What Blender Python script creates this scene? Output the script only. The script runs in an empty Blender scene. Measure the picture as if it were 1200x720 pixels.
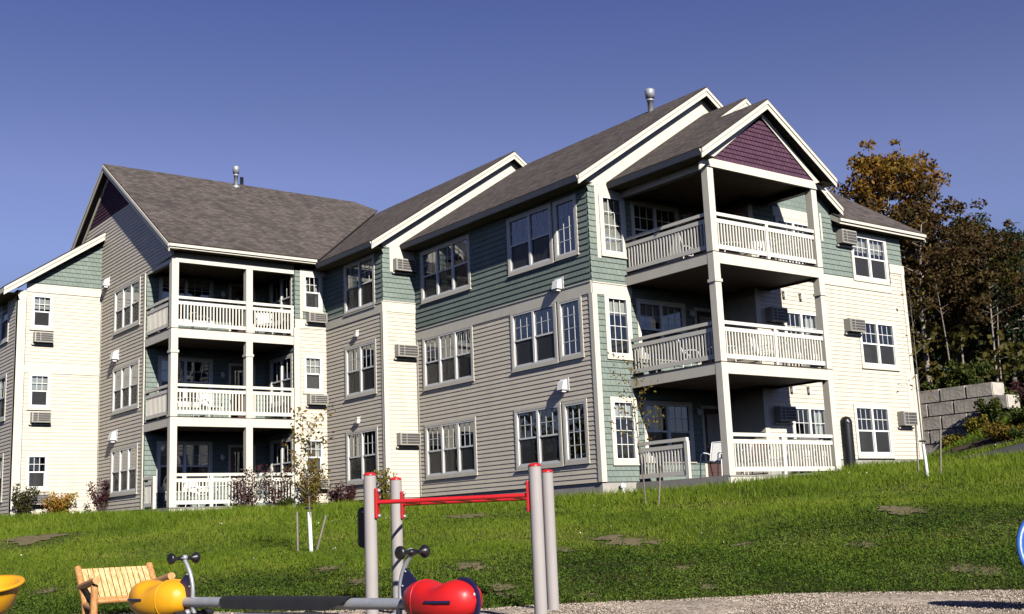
import bpy, bmesh, math, random
import numpy as np
from mathutils import Vector, Matrix
random.seed(7); rng = np.random.default_rng(11)
scene = bpy.context.scene
COL = scene.collection
R_ = math.radians

# ------------------------------------------------------------------ camera
CAM = np.array([-21.04512507, -23.62905093, -1.05263907])
CR = np.array([0.79554202, -0.60449405, -0.04122903])
CU = np.array([-0.07955587, -0.17167139, 0.98193676])
CF = np.array([0.60065278, 0.77789194, 0.18466285])
FPX = 1370.786
cd = bpy.data.cameras.new("camera"); cam = bpy.data.objects.new("camera", cd); COL.objects.link(cam)
cd.sensor_width = 36.0; cd.lens = FPX / 1200 * 36.0; cd.clip_start = 0.1; cd.clip_end = 5000
M = Matrix.Identity(4)
for i in range(3):
    M[i][0] = CR[i]; M[i][1] = CU[i]; M[i][2] = -CF[i]; M[i][3] = CAM[i]
cam.matrix_world = M
scene.camera = cam

# ------------------------------------------------------------------ world, sun, exposure
w = bpy.data.worlds.new("World"); scene.world = w; w.use_nodes = True
nt = w.node_tree; nt.nodes.clear()
L = Vector((1.5, 6.6, -4.05)).normalized()           # direction the sunlight travels
elev = math.asin(-L.z); azim = math.atan2(-L.x, -L.y)
sky = nt.nodes.new("ShaderNodeTexSky"); sky.sky_type = 'NISHITA'; sky.sun_disc = False
sky.sun_elevation = elev; sky.sun_rotation = azim
sky.altitude = 400; sky.air_density = 1.0; sky.dust_density = 0.0; sky.ozone_density = 5.0
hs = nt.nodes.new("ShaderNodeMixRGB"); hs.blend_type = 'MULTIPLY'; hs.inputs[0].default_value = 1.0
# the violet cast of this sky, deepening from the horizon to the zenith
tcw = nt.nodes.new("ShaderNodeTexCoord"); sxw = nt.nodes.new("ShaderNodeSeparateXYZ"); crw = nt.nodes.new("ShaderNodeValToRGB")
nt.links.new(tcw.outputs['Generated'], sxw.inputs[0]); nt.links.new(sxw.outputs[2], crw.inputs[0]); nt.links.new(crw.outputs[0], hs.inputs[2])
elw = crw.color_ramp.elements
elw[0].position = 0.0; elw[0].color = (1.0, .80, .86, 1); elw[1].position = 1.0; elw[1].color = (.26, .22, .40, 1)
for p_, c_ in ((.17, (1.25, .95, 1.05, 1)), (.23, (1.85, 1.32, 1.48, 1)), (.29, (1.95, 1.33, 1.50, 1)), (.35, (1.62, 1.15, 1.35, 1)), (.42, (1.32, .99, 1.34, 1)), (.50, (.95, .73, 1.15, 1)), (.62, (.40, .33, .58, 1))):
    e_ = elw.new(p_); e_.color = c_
bg = nt.nodes.new("ShaderNodeBackground"); bg.inputs[1].default_value = 0.050
out = nt.nodes.new("ShaderNodeOutputWorld")
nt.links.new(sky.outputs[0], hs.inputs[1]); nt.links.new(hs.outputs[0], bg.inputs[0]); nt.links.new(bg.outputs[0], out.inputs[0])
sl = bpy.data.lights.new("sun", 'SUN'); sl.energy = 5.0; sl.angle = R_(0.55); sl.color = (1.0, 0.95, 0.86)
so = bpy.data.objects.new("sun", sl); COL.objects.link(so)
so.rotation_euler = L.to_track_quat('-Z', 'Y').to_euler()
vs = scene.view_settings
vs.view_transform = 'Standard'; vs.look = 'None'; vs.gamma = 1.0; vs.use_curve_mapping = False; vs.exposure = 0.46
scene.cycles.use_denoising = True
scene.cycles.max_bounces = 8; scene.cycles.transparent_max_bounces = 12
scene.cycles.diffuse_bounces = 0; scene.cycles.glossy_bounces = 3
scene.cycles.sample_clamp_indirect = 6.0

# ------------------------------------------------------------------ helpers
def link(o, parent=None):
    COL.objects.link(o)
    if parent is not None: o.parent = parent
    return o

def props(o, label=None, cat=None, group=None, kind=None):
    if label: o['label'] = label
    if cat: o['category'] = cat
    if group: o['group'] = group
    if kind: o['kind'] = kind
    return o

def thing(name, loc, rz, label, cat, group=None):
    o = bpy.data.objects.new(name, None); o.empty_display_size = 0.2
    o.location = loc; o.rotation_euler = (0, 0, rz)
    link(o); return props(o, label, cat, group)

def copy_tree(src, loc, rz, label, group=None, parent=None):
    c = src.copy(); COL.objects.link(c)
    c.location = loc; c.rotation_euler = (0, 0, rz); c['label'] = label
    if group: c['group'] = group
    for ch in list(src.children):
        d = ch.copy(); COL.objects.link(d); d.parent = c
        for g in list(ch.children):
            e = g.copy(); COL.objects.link(e); e.parent = d
    return c

def np_obj(name, V, F, mat, parent=None, smooth=False):
    """V (N,3) array, F (M,k) int array, all faces the same size"""
    V = np.asarray(V, np.float32); F = np.asarray(F, np.int32)
    me = bpy.data.meshes.new(name)
    me.vertices.add(len(V)); me.vertices.foreach_set('co', V.ravel())
    k = F.shape[1]
    me.loops.add(F.size); me.loops.foreach_set('vertex_index', F.ravel())
    me.polygons.add(len(F)); me.polygons.foreach_set('loop_start', np.arange(0, F.size, k, dtype=np.int32))
    try: me.polygons.foreach_set('loop_total', np.full(len(F), k, np.int32))
    except Exception: pass
    if smooth: me.polygons.foreach_set('use_smooth', np.ones(len(F), bool))
    me.update(calc_edges=True)
    if isinstance(mat, (list, tuple)):
        for m in mat: me.materials.append(m)
    else: me.materials.append(mat)
    return link(bpy.data.objects.new(name, me), parent)

class MB:
    """collects simple shapes and links them as one mesh object"""
    def __init__(s): s.v = []; s.f = []; s.uv = {}; s.sm = set()
    def add(s, vs, fs, smooth=False, uvs=None):
        b = len(s.v); s.v += [tuple(map(float, p)) for p in vs]
        for i, f in enumerate(fs):
            if smooth: s.sm.add(len(s.f))
            if uvs: s.uv[len(s.f)] = uvs[i]
            s.f.append(tuple(b + j for j in f))
        return s
    def hexa(s, p):  # 8 points: bottom 4 then top 4
        return s.add(p, [(0,3,2,1),(4,5,6,7),(0,1,5,4),(1,2,6,5),(2,3,7,6),(3,0,4,7)])
    def box(s, x0, x1, y0, y1, z0, z1):
        return s.hexa([(x0,y0,z0),(x1,y0,z0),(x1,y1,z0),(x0,y1,z0),(x0,y0,z1),(x1,y0,z1),(x1,y1,z1),(x0,y1,z1)])
    def fbox(s, P, u0, u1, z0, z1, n0, n1):
        return s.hexa([P(u0,z0,n0),P(u1,z0,n0),P(u1,z0,n1),P(u0,z0,n1),P(u0,z1,n0),P(u1,z1,n0),P(u1,z1,n1),P(u0,z1,n1)])
    def tube(s, pts, rad, n=10, cap=True):
        pts = [Vector(p) for p in pts]; m = len(pts)
        if not isinstance(rad, (list, tuple)): rad = [rad]*m
        vs = []; fs = []
        t0 = (pts[1]-pts[0]).normalized()
        a = t0.orthogonal().normalized()
        for i, p in enumerate(pts):
            t = (pts[min(i+1,m-1)]-pts[max(i-1,0)]).normalized()
            a = (a - t*a.dot(t)).normalized(); b = t.cross(a)
            for k in range(n):
                c = 2*math.pi*k/n
                vs.append(p + (a*math.cos(c)+b*math.sin(c))*rad[i])
        for i in range(m-1):
            for k in range(n):
                fs.append((i*n+k, i*n+(k+1)%n, (i+1)*n+(k+1)%n, (i+1)*n+k))
        s.add(vs, fs, True)
        if cap:
            s.add(vs[:n], [tuple(range(n))[::-1]]); s.add(vs[-n:], [tuple(range(n))])
        return s
    def lathe(s, prof, c=(0,0,0), n=24, axis='z'):
        vs = []; fs = []
        for r, z in prof:
            for k in range(n):
                a = 2*math.pi*k/n
                p = (r*math.cos(a), r*math.sin(a), z)
                if axis == 'x': p = (p[2], p[0], p[1])
                if axis == 'y': p = (p[0], p[2], p[1])
                vs.append((p[0]+c[0], p[1]+c[1], p[2]+c[2]))
        m = len(prof)
        for i in range(m-1):
            for k in range(n):
                fs.append((i*n+k, i*n+(k+1)%n, (i+1)*n+(k+1)%n, (i+1)*n+k))
        return s.add(vs, fs, True)
    def sphere(s, c, r, n=14, m=8, sc=(1,1,1)):
        vs = []; fs = []
        for i in range(m+1):
            t = math.pi*i/m
            for k in range(n):
                a = 2*math.pi*k/n
                vs.append((c[0]+sc[0]*r*math.sin(t)*math.cos(a), c[1]+sc[1]*r*math.sin(t)*math.sin(a), c[2]+sc[2]*r*math.cos(t)))
        for i in range(m):
            for k in range(n):
                fs.append((i*n+k, (i+1)*n+k, (i+1)*n+(k+1)%n, i*n+(k+1)%n))
        return s.add(vs, fs, True)
    def poly(s, pts, uvs=None): return s.add(pts, [tuple(range(len(pts)))], uvs=[uvs] if uvs else None)
    def build(s, name, mat, parent=None, fix=False, bevel=0):
        me = bpy.data.meshes.new(name); me.from_pydata(s.v, [], s.f)
        for i in s.sm: me.polygons[i].use_smooth = True
        if s.uv:
            ul = me.uv_layers.new(name='UVMap')
            for i, uv in s.uv.items():
                for li, c in zip(me.polygons[i].loop_indices, uv): ul.data[li].uv = c
        if fix:
            bm = bmesh.new(); bm.from_mesh(me); bmesh.ops.remove_doubles(bm, verts=bm.verts, dist=1e-5)
            bmesh.ops.recalc_face_normals(bm, faces=bm.faces); bm.to_mesh(me); bm.free()
        me.materials.append(mat)
        o = link(bpy.data.objects.new(name, me), parent)
        if bevel:
            b = o.modifiers.new('bevel', 'BEVEL'); b.width = bevel; b.segments = 2; b.limit_method = 'ANGLE'
        return o

def SF(x): return lambda u, z, n=0.0: (x - n, u, z)        # walls facing -X, u runs along Y
def FF(y): return lambda u, z, n=0.0: (u, y - n, z)        # walls facing -Y, u runs along X

# ------------------------------------------------------------------ materials
MATS = {}
def nodes(name):
    m = bpy.data.materials.new(name); m.use_nodes = True
    t = m.node_tree; b = t.nodes['Principled BSDF']; MATS[name] = m
    return m, t, b
def N(t, typ, **kw):
    n = t.nodes.new(typ)
    for k, v in kw.items(): setattr(n, k, v)
    return n
def plain(name, col, rough=0.6, var=0.12, scale=6.0, spec=0.4, metal=0.0, bump=0.0, bscale=60, coat=0.0, grime=0.0):
    m, t, b = nodes(name)
    tc = N(t, 'ShaderNodeTexCoord'); no = N(t, 'ShaderNodeTexNoise'); no.inputs['Scale'].default_value = scale
    no.inputs['Detail'].default_value = 6
    mp = N(t, 'ShaderNodeMapRange'); mp.inputs[1].default_value = .3; mp.inputs[2].default_value = .7
    mp.inputs[3].default_value = 1-var; mp.inputs[4].default_value = 1+var*.6
    mx = N(t, 'ShaderNodeMixRGB', blend_type='MULTIPLY'); mx.inputs[0].default_value = 1
    mx.inputs[1].default_value = (*col, 1)
    t.links.new(tc.outputs['Object'], no.inputs['Vector']); t.links.new(no.outputs['Fac'], mp.inputs[0])
    t.links.new(mp.outputs[0], mx.inputs[2])
    src = mx
    if grime:
        n2 = N(t, 'ShaderNodeTexNoise'); n2.inputs['Scale'].default_value = 1.3; n2.inputs['Detail'].default_value = 8
        mpn = N(t, 'ShaderNodeMapping'); mpn.inputs['Scale'].default_value = (3, 3, .45)
        t.links.new(tc.outputs['Object'], mpn.inputs[0]); t.links.new(mpn.outputs[0], n2.inputs['Vector'])
        m2 = N(t, 'ShaderNodeMapRange'); m2.inputs[1].default_value = .45; m2.inputs[2].default_value = .75
        m2.inputs[3].default_value = 1; m2.inputs[4].default_value = 1-grime
        mg = N(t, 'ShaderNodeMixRGB', blend_type='MULTIPLY'); mg.inputs[0].default_value = 1
        t.links.new(n2.outputs['Fac'], m2.inputs[0]); t.links.new(mx.outputs[0], mg.inputs[1]); t.links.new(m2.outputs[0], mg.inputs[2])
        src = mg
    t.links.new(src.outputs[0], b.inputs['Base Color'])
    b.inputs['Roughness'].default_value = rough; b.inputs['Metallic'].default_value = metal
    b.inputs['Specular IOR Level'].default_value = spec
    if coat: b.inputs['Coat Weight'].default_value = coat; b.inputs['Coat Roughness'].default_value = .15
    if bump:
        nb = N(t, 'ShaderNodeTexNoise'); nb.inputs['Scale'].default_value = bscale; nb.inputs['Detail'].default_value = 4
        bu = N(t, 'ShaderNodeBump'); bu.inputs['Strength'].default_value = bump; bu.inputs['Distance'].default_value = .02
        t.links.new(tc.outputs['Object'], nb.inputs['Vector']); t.links.new(nb.outputs['Fac'], bu.inputs['Height'])
        t.links.new(bu.outputs[0], b.inputs['Normal'])
    return m

M_siding = plain('cream_vinyl_siding', (.70, .63, .515), .55, .06, 2.0, .3, grime=.07)
M_trim = plain('cream_trim_paint', (.69, .65, .55), .55, .04, 3.0, .3, grime=.05)
M_white = plain('white_vinyl', (.80, .80, .78), .4, .02, 4.0, .4)
M_rail = plain('railing_vinyl', (.74, .71, .62), .45, .03, 4.0, .4)
M_soffit = plain('soffit_tan', (.30, .265, .18), .7, .06, 5.0, .2)
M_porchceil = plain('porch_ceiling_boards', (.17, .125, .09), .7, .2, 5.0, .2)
M_concrete = plain('foundation_concrete', (.42, .40, .36), .9, .15, 4.0, .2, bump=.3, grime=.2)
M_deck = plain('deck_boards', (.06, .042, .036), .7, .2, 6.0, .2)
M_skirt = plain('deck_skirt_grey', (.36, .34, .31), .7, .08, 4.0, .2)
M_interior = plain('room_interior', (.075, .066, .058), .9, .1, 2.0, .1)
M_blind = plain('white_blind', (.72, .71, .67), .7, .03, 20.0, .2)
M_curtain = plain('sheer_curtain', (.52, .49, .44), .9, .1, 9.0, .1)
M_door = plain('brown_door', (.10, .055, .045), .5, .1, 5, .4)
M_ac = plain('ac_grey_metal', (.46, .44, .39), .5, .06, 8, .4)
M_acgrille = plain('ac_dark_louvre', (.085, .08, .08), .55, .1, 8, .4)
M_galv = plain('galvanised_steel', (.40, .42, .46), .42, .12, 10, .5, metal=.35, bump=.05)
M_black = plain('black_plastic', (.012, .012, .014), .35, .2, 8, .5)
M_rubber = plain('black_rubber', (.02, .02, .022), .6, .2, 8, .4)
M_lampglass = plain('frosted_lamp_glass', (.75, .74, .70), .3, .02, 3, .5)
M_post = plain('beige_powder_coat', (.41, .375, .365), .38, .05, 3, .4, grime=.06)
M_red = plain('red_powder_coat', (.56, .018, .022), .33, .08, 4, .5, coat=.2)
M_redplastic = plain('red_polyethylene', (.60, .014, .016), .40, .10, 4, .5, bump=.04, bscale=250, grime=.16)
M_yellow = plain('yellow_polyethylene', (.80, .37, .012), .42, .08, 4, .5, bump=.04, bscale=250, grime=.14)
M_navy = plain('navy_panel', (.012, .016, .07), .35, .1, 6, .5)
M_blue = plain('blue_polyethylene', (.025, .11, .42), .35, .06, 4, .5)
M_teal = plain('teal_sling_fabric', (.02, .16, .14), .8, .1, 30, .2)
M_maroon = plain('maroon_sling_fabric', (.20, .03, .06), .8, .1, 30, .2)
M_chair = plain('white_chair_frame', (.80, .80, .80), .35, .03, 5, .5)
M_bark = plain('grey_bark', (.21, .18, .155), .9, .35, 14, .1, bump=.5, bscale=30)
M_birch = plain('pale_trunk_bark', (.30, .255, .215), .85, .5, 9, .1, bump=.3, bscale=25)
M_pale = plain('birch_white_bark', (.235, .20, .175), .85, .5, 9, .1, bump=.3, bscale=25)
M_twig = plain('brown_twig', (.12, .08, .06), .9, .2, 20, .1)
M_stake = plain('weathered_stake', (.30, .26, .22), .9, .25, 12, .1)
M_wrap = plain('white_trunk_guard', (.78, .78, .76), .5, .05, 10, .3)

def lognode():
    m, t, b = nodes('varnished_pine_log')
    tc = N(t, 'ShaderNodeTexCoord'); mp = N(t, 'ShaderNodeMapping'); mp.inputs['Scale'].default_value = (14, 14, 3)
    no = N(t, 'ShaderNodeTexNoise'); no.inputs['Scale'].default_value = 3; no.inputs['Detail'].default_value = 6; no.inputs['Distortion'].default_value = 1.5
    cr = N(t, 'ShaderNodeValToRGB'); cr.color_ramp.elements[0].color = (.36, .13, .035, 1); cr.color_ramp.elements[1].color = (.66, .36, .14, 1)
    cr.color_ramp.elements[0].position = .3; cr.color_ramp.elements[1].position = .65
    t.links.new(tc.outputs['Object'], mp.inputs[0]); t.links.new(mp.outputs[0], no.inputs['Vector']); t.links.new(no.outputs['Fac'], cr.inputs[0])
    t.links.new(cr.outputs[0], b.inputs['Base Color']); b.inputs['Roughness'].default_value = .45
    return m
M_log = lognode()
def slatnode():
    m, t, b = nodes('pale_pine_slat')
    tc = N(t, 'ShaderNodeTexCoord'); mp = N(t, 'ShaderNodeMapping'); mp.inputs['Scale'].default_value = (11, 3, 3)
    no = N(t, 'ShaderNodeTexNoise'); no.inputs['Scale'].default_value = 3; no.inputs['Detail'].default_value = 5
    cr = N(t, 'ShaderNodeValToRGB'); cr.color_ramp.elements[0].color = (.60, .32, .12, 1); cr.color_ramp.elements[1].color = (.80, .58, .30, 1)
    cr.color_ramp.elements[0].position = .3; cr.color_ramp.elements[1].position = .65
    t.links.new(tc.outputs['Object'], mp.inputs[0]); t.links.new(mp.outputs[0], no.inputs['Vector']); t.links.new(no.outputs['Fac'], cr.inputs[0])
    t.links.new(cr.outputs[0], b.inputs['Base Color']); b.inputs['Roughness'].default_value = .5
    return m
M_slat = slatnode()

def shingle_mat(name, c1, c2, cm, e, width, uv=False, mortar=.012, bump=.4, rough=.85, noise=.25, off=.5, nscale=1.2):
    """rows of shingles e high; u = x + y on upright walls, or the UV layer on roofs"""
    m, t, b = nodes(name)
    tc = N(t, 'ShaderNodeTexCoord')
    if uv: vec = tc.outputs['UV']
    else:
        sx = N(t, 'ShaderNodeSeparateXYZ'); t.links.new(tc.outputs['Object'], sx.inputs[0])
        ad = N(t, 'ShaderNodeMath', operation='ADD'); t.links.new(sx.outputs[0], ad.inputs[0]); t.links.new(sx.outputs[1], ad.inputs[1])
        cb = N(t, 'ShaderNodeCombineXYZ'); t.links.new(ad.outputs[0], cb.inputs[0]); t.links.new(sx.outputs[2], cb.inputs[1]); vec = cb.outputs[0]
    br = N(t, 'ShaderNodeTexBrick'); br.offset = off; br.inputs['Scale'].default_value = 1
    br.inputs['Color1'].default_value = (*c1, 1); br.inputs['Color2'].default_value = (*c2, 1); br.inputs['Mortar'].default_value = (*cm, 1)
    br.inputs['Mortar Size'].default_value = mortar; br.inputs['Brick Width'].default_value = width; br.inputs['Row Height'].default_value = e
    br.inputs['Mortar Smooth'].default_value = .2
    t.links.new(vec, br.inputs['Vector'])
    no = N(t, 'ShaderNodeTexNoise'); no.inputs['Scale'].default_value = nscale; no.inputs['Detail'].default_value = 8
    t.links.new(tc.outputs['Object'], no.inputs['Vector'])
    mp = N(t, 'ShaderNodeMapRange'); mp.inputs[1].default_value = .3; mp.inputs[2].default_value = .7; mp.inputs[3].default_value = 1-noise; mp.inputs[4].default_value = 1+noise
    t.links.new(no.outputs['Fac'], mp.inputs[0])
    mx = N(t, 'ShaderNodeMixRGB', blend_type='MULTIPLY'); mx.inputs[0].default_value = 1
    t.links.new(br.outputs['Color'], mx.inputs[1]); t.links.new(mp.outputs[0], mx.inputs[2])
    t.links.new(mx.outputs[0], b.inputs['Base Color']); b.inputs['Roughness'].default_value = rough
    b.inputs['Specular IOR Level'].default_value = .2
    bu = N(t, 'ShaderNodeBump'); bu.inputs['Strength'].default_value = bump; bu.inputs['Distance'].default_value = .02; bu.invert = True
    t.links.new(br.outputs['Fac'], bu.inputs['Height']); t.links.new(bu.outputs[0], b.inputs['Normal'])
    return m
SH_E = .165
M_sage = shingle_mat('sage_shingles', (.195, .240, .213), (.225, .268, .238), (.11, .14, .125), SH_E, .19, mortar=.006, noise=.08)
M_purple = shingle_mat('plum_scallop_shingles', (.080, .038, .064), (.104, .050, .084), (.04, .014, .03), .13, .14, mortar=.012, noise=.1)
M_roof = shingle_mat('brown_asphalt_shingles', (.064, .053, .050), (.128, .108, .101), (.04, .033, .031), .14, .22, uv=True, mortar=.006, noise=.12, nscale=.7, rough=.9)

def glassmat():
    m, t, b = nodes('window_glass'); t.nodes.remove(b)
    o = t.nodes['Material Output']
    lw = N(t, 'ShaderNodeFresnel'); lw.inputs['IOR'].default_value = 1.7
    mr = N(t, 'ShaderNodeMapRange'); mr.inputs[1].default_value = 0; mr.inputs[2].default_value = 1; mr.inputs[3].default_value = .10; mr.inputs[4].default_value = 1.0
    g = N(t, 'ShaderNodeBsdfGlossy'); g.inputs['Roughness'].default_value = .01; g.inputs['Color'].default_value = (.95, .97, 1, 1)
    tr = N(t, 'ShaderNodeBsdfTransparent'); tr.inputs['Color'].default_value = (.80, .84, .83, 1)
    no = N(t, 'ShaderNodeTexNoise'); no.inputs['Scale'].default_value = 1.1; no.inputs['Detail'].default_value = 1
    tc = N(t, 'ShaderNodeTexCoord'); t.links.new(tc.outputs['Object'], no.inputs['Vector'])
    bu = N(t, 'ShaderNodeBump'); bu.inputs['Strength'].default_value = .12; bu.inputs['Distance'].default_value = .05
    t.links.new(no.outputs['Fac'], bu.inputs['Height']); t.links.new(bu.outputs[0], g.inputs['Normal'])
    mx = N(t, 'ShaderNodeMixShader')
    t.links.new(lw.outputs[0], mr.inputs[0]); t.links.new(mr.outputs[0], mx.inputs[0]); t.links.new(tr.outputs[0], mx.inputs[1]); t.links.new(g.outputs[0], mx.inputs[2])
    t.links.new(mx.outputs[0], o.inputs[0]); return m
M_glass = glassmat()
def screenmat():
    m, t, b = nodes('insect_screen'); o = t.nodes['Material Output']
    b.inputs['Base Color'].default_value = (.035, .035, .038, 1); b.inputs['Roughness'].default_value = .8
    tr = N(t, 'ShaderNodeBsdfTransparent'); mx = N(t, 'ShaderNodeMixShader'); mx.inputs[0].default_value = .62
    t.links.new(tr.outputs[0], mx.inputs[1]); t.links.new(b.outputs[0], mx.inputs[2]); t.links.new(mx.outputs[0], o.inputs[0]); return m
M_screen = screenmat()

def leafmat(name, cols, scale=3.0, trans=.3, fine=11.0):
    m, t, b = nodes(name); o = t.nodes['Material Output']
    tc = N(t, 'ShaderNodeTexCoord')
    n1 = N(t, 'ShaderNodeTexNoise'); n1.inputs['Scale'].default_value = scale; n1.inputs['Detail'].default_value = 2
    n2 = N(t, 'ShaderNodeTexNoise'); n2.inputs['Scale'].default_value = fine; n2.inputs['Detail'].default_value = 1
    t.links.new(tc.outputs['Object'], n1.inputs['Vector']); t.links.new(tc.outputs['Object'], n2.inputs['Vector'])
    ad = N(t, 'ShaderNodeMath', operation='MULTIPLY_ADD'); ad.inputs[1].default_value = .55
    mu = N(t, 'ShaderNodeMath', operation='MULTIPLY'); mu.inputs[1].default_value = .45
    t.links.new(n2.outputs['Fac'], mu.inputs[0]); t.links.new(n1.outputs['Fac'], ad.inputs[0]); t.links.new(mu.outputs[0], ad.inputs[2])
    cr = N(t, 'ShaderNodeValToRGB'); el = cr.color_ramp.elements
    k = len(cols)
    while len(el) < k: el.new(.5)
    for i, c in enumerate(cols):
        el[i].position = .34 + .32*i/max(1, k-1); el[i].color = (*c, 1)
    t.links.new(ad.outputs[0], cr.inputs[0]); t.links.new(cr.outputs[0], b.inputs['Base Color'])
    b.inputs['Roughness'].default_value = .65; b.inputs['Specular IOR Level'].default_value = .25
    tl = N(t, 'ShaderNodeBsdfTranslucent'); t.links.new(cr.outputs[0], tl.inputs['Color'])
    mx = N(t, 'ShaderNodeMixShader'); mx.inputs[0].default_value = trans
    t.links.new(b.outputs[0], mx.inputs[1]); t.links.new(tl.outputs[0], mx.inputs[2]); t.links.new(mx.outputs[0], o.inputs[0])
    return m
M_grass = leafmat('lawn_grass_blades', [(.080, .125, .010), (.125, .195, .012), (.18, .255, .016), (.25, .29, .04)], .35, .35, 5)
M_clover = leafmat('clover_leaves', [(.032, .062, .009), (.060, .115, .012), (.10, .17, .018), (.15, .20, .04)], .5, .3, 9)
M_lv_orange = leafmat('autumn_orange_leaves', [(.06, .05, .010), (.17, .085, .014), (.28, .145, .02), (.13, .13, .02)], .35, .35, 2)
M_lv_brown = leafmat('russet_leaves', [(.035, .030, .012), (.075, .042, .014), (.095, .062, .018), (.06, .066, .016)], .35, .3, 2)
M_lv_olive = leafmat('olive_leaves', [(.022, .028, .008), (.05, .055, .010), (.085, .075, .012), (.11, .07, .012)], .35, .3, 2)
M_lv_dark = leafmat('dark_evergreen_needles', [(.010, .018, .008), (.020, .034, .012), (.034, .050, .016)], .4, .15, 2)
M_lv_plum = leafmat('plum_shrub_leaves', [(.02, .008, .010), (.06, .018, .024), (.10, .035, .035)], 4, .25, 20)
M_lv_greenplum = leafmat('green_and_plum_leaves', [(.03, .012, .012), (.05, .05, .012), (.07, .09, .02)], 3, .25, 14)
M_lv_flame = leafmat('yellow_and_orange_leaves', [(.32, .07, .03), (.42, .20, .03), (.36, .30, .03), (.22, .25, .03)], 1.6, .3, 12)
M_lv_yellow = leafmat('yellow_leaves', [(.10, .11, .015), (.22, .19, .02), (.30, .19, .02)], 3, .35, 14)
M_lv_green = leafmat('shrub_green_leaves', [(.025, .045, .010), (.06, .085, .014), (.13, .13, .02)], 2, .3, 9)
M_lv_sap = leafmat('thin_autumn_leaves', [(.14, .07, .015), (.20, .14, .02), (.16, .18, .03)], 3, .35, 14)

def groundmat():
    m, t, b = nodes('turf_soil')
    tc = N(t, 'ShaderNodeTexCoord')
    n1 = N(t, 'ShaderNodeTexNoise'); n1.inputs['Scale'].default_value = .45; n1.inputs['Detail'].default_value = 9; n1.inputs['Roughness'].default_value = .65
    n2 = N(t, 'ShaderNodeTexNoise'); n2.inputs['Scale'].default_value = 14; n2.inputs['Detail'].default_value = 6
    t.links.new(tc.outputs['Object'], n1.inputs['Vector']); t.links.new(tc.outputs['Object'], n2.inputs['Vector'])
    cr = N(t, 'ShaderNodeValToRGB'); e = cr.color_ramp.elements
    e[0].position = .35; e[0].color = (.10, .075, .045, 1); e[1].position = .62; e[1].color = (.045, .07, .012, 1)
    c2 = N(t, 'ShaderNodeValToRGB'); e = c2.color_ramp.elements
    e[0].position = .3; e[0].color = (.5, .5, .5, 1); e[1].position = .7; e[1].color = (1.3, 1.3, 1.3, 1)
    mx = N(t, 'ShaderNodeMixRGB', blend_type='MULTIPLY'); mx.inputs[0].default_value = 1
    t.links.new(n1.outputs['Fac'], cr.inputs[0]); t.links.new(n2.outputs['Fac'], c2.inputs[0])
    t.links.new(cr.outputs[0], mx.inputs[1]); t.links.new(c2.outputs[0], mx.inputs[2]); t.links.new(mx.outputs[0], b.inputs['Base Color'])
    b.inputs['Roughness'].default_value = 1; b.inputs['Specular IOR Level'].default_value = .1
    return m
M_ground = groundmat()
def gravelmat():
    m, t, b = nodes('pea_gravel')
    tc = N(t, 'ShaderNodeTexCoord'); vo = N(t, 'ShaderNodeTexVoronoi'); vo.inputs['Scale'].default_value = 34
    n1 = N(t, 'ShaderNodeTexNoise'); n1.inputs['Scale'].default_value = 1.2; n1.inputs['Detail'].default_value = 8
    t.links.new(tc.outputs['Object'], vo.inputs['Vector']); t.links.new(tc.outputs['Object'], n1.inputs['Vector'])
    cr = N(t, 'ShaderNodeValToRGB'); e = cr.color_ramp.elements
    e[0].position = .1; e[0].color = (.17, .13, .10, 1); e[1].position = .9; e[1].color = (.62, .53, .44, 1)
    sx = N(t, 'ShaderNodeSeparateXYZ'); t.links.new(vo.outputs['Color'], sx.inputs[0]); t.links.new(sx.outputs[0], cr.inputs[0])
    mp = N(t, 'ShaderNodeMapRange'); mp.inputs[1].default_value = .3; mp.inputs[2].default_value = .7; mp.inputs[3].default_value = .75; mp.inputs[4].default_value = 1.2
    t.links.new(n1.outputs['Fac'], mp.inputs[0])
    mx = N(t, 'ShaderNodeMixRGB', blend_type='MULTIPLY'); mx.inputs[0].default_value = 1
    t.links.new(cr.outputs[0], mx.inputs[1]); t.links.new(mp.outputs[0], mx.inputs[2]); t.links.new(mx.outputs[0], b.inputs['Base Color'])
    bu = N(t, 'ShaderNodeBump'); bu.inputs['Strength'].default_value = .35; bu.inputs['Distance'].default_value = .015; bu.invert = True
    t.links.new(vo.outputs['Distance'], bu.inputs['Height']); t.links.new(bu.outputs[0], b.inputs['Normal'])
    b.inputs['Roughness'].default_value = .9; b.inputs['Specular IOR Level'].default_value = .2
    return m
M_gravel = gravelmat()
def pebblemat():
    m, t, b = nodes('loose_pebbles'); tc = N(t, 'ShaderNodeTexCoord'); no = N(t, 'ShaderNodeTexWhiteNoise')
    sn = N(t, 'ShaderNodeVectorMath', operation='SNAP'); sn.inputs[1].default_value = (.045, .045, 10); t.links.new(tc.outputs['Object'], sn.inputs[0]); t.links.new(sn.outputs[0], no.inputs['Vector'])
    cr = N(t, 'ShaderNodeValToRGB'); e = cr.color_ramp.elements; e[0].color = (.13, .10, .08, 1); e[1].color = (.60, .50, .40, 1)
    t.links.new(no.outputs['Value'], cr.inputs[0]); t.links.new(cr.outputs[0], b.inputs['Base Color']); b.inputs['Roughness'].default_value = .85
    return m
M_pebble = pebblemat()
M_asphalt = plain('asphalt', (.075, .075, .08), .9, .2, 9, .2, bump=.4, bscale=80)
M_mulch = plain('bark_mulch', (.10, .072, .055), 1, .35, 12, .1, bump=.8, bscale=25)
M_soil = plain('bare_soil', (.165, .135, .080), 1, .3, 7, .1, bump=.6, bscale=30)
M_block = plain('cast_concrete_block', (.60, .545, .475), .92, .25, 2.5, .2, bump=.6, bscale=9, grime=.35)

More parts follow.
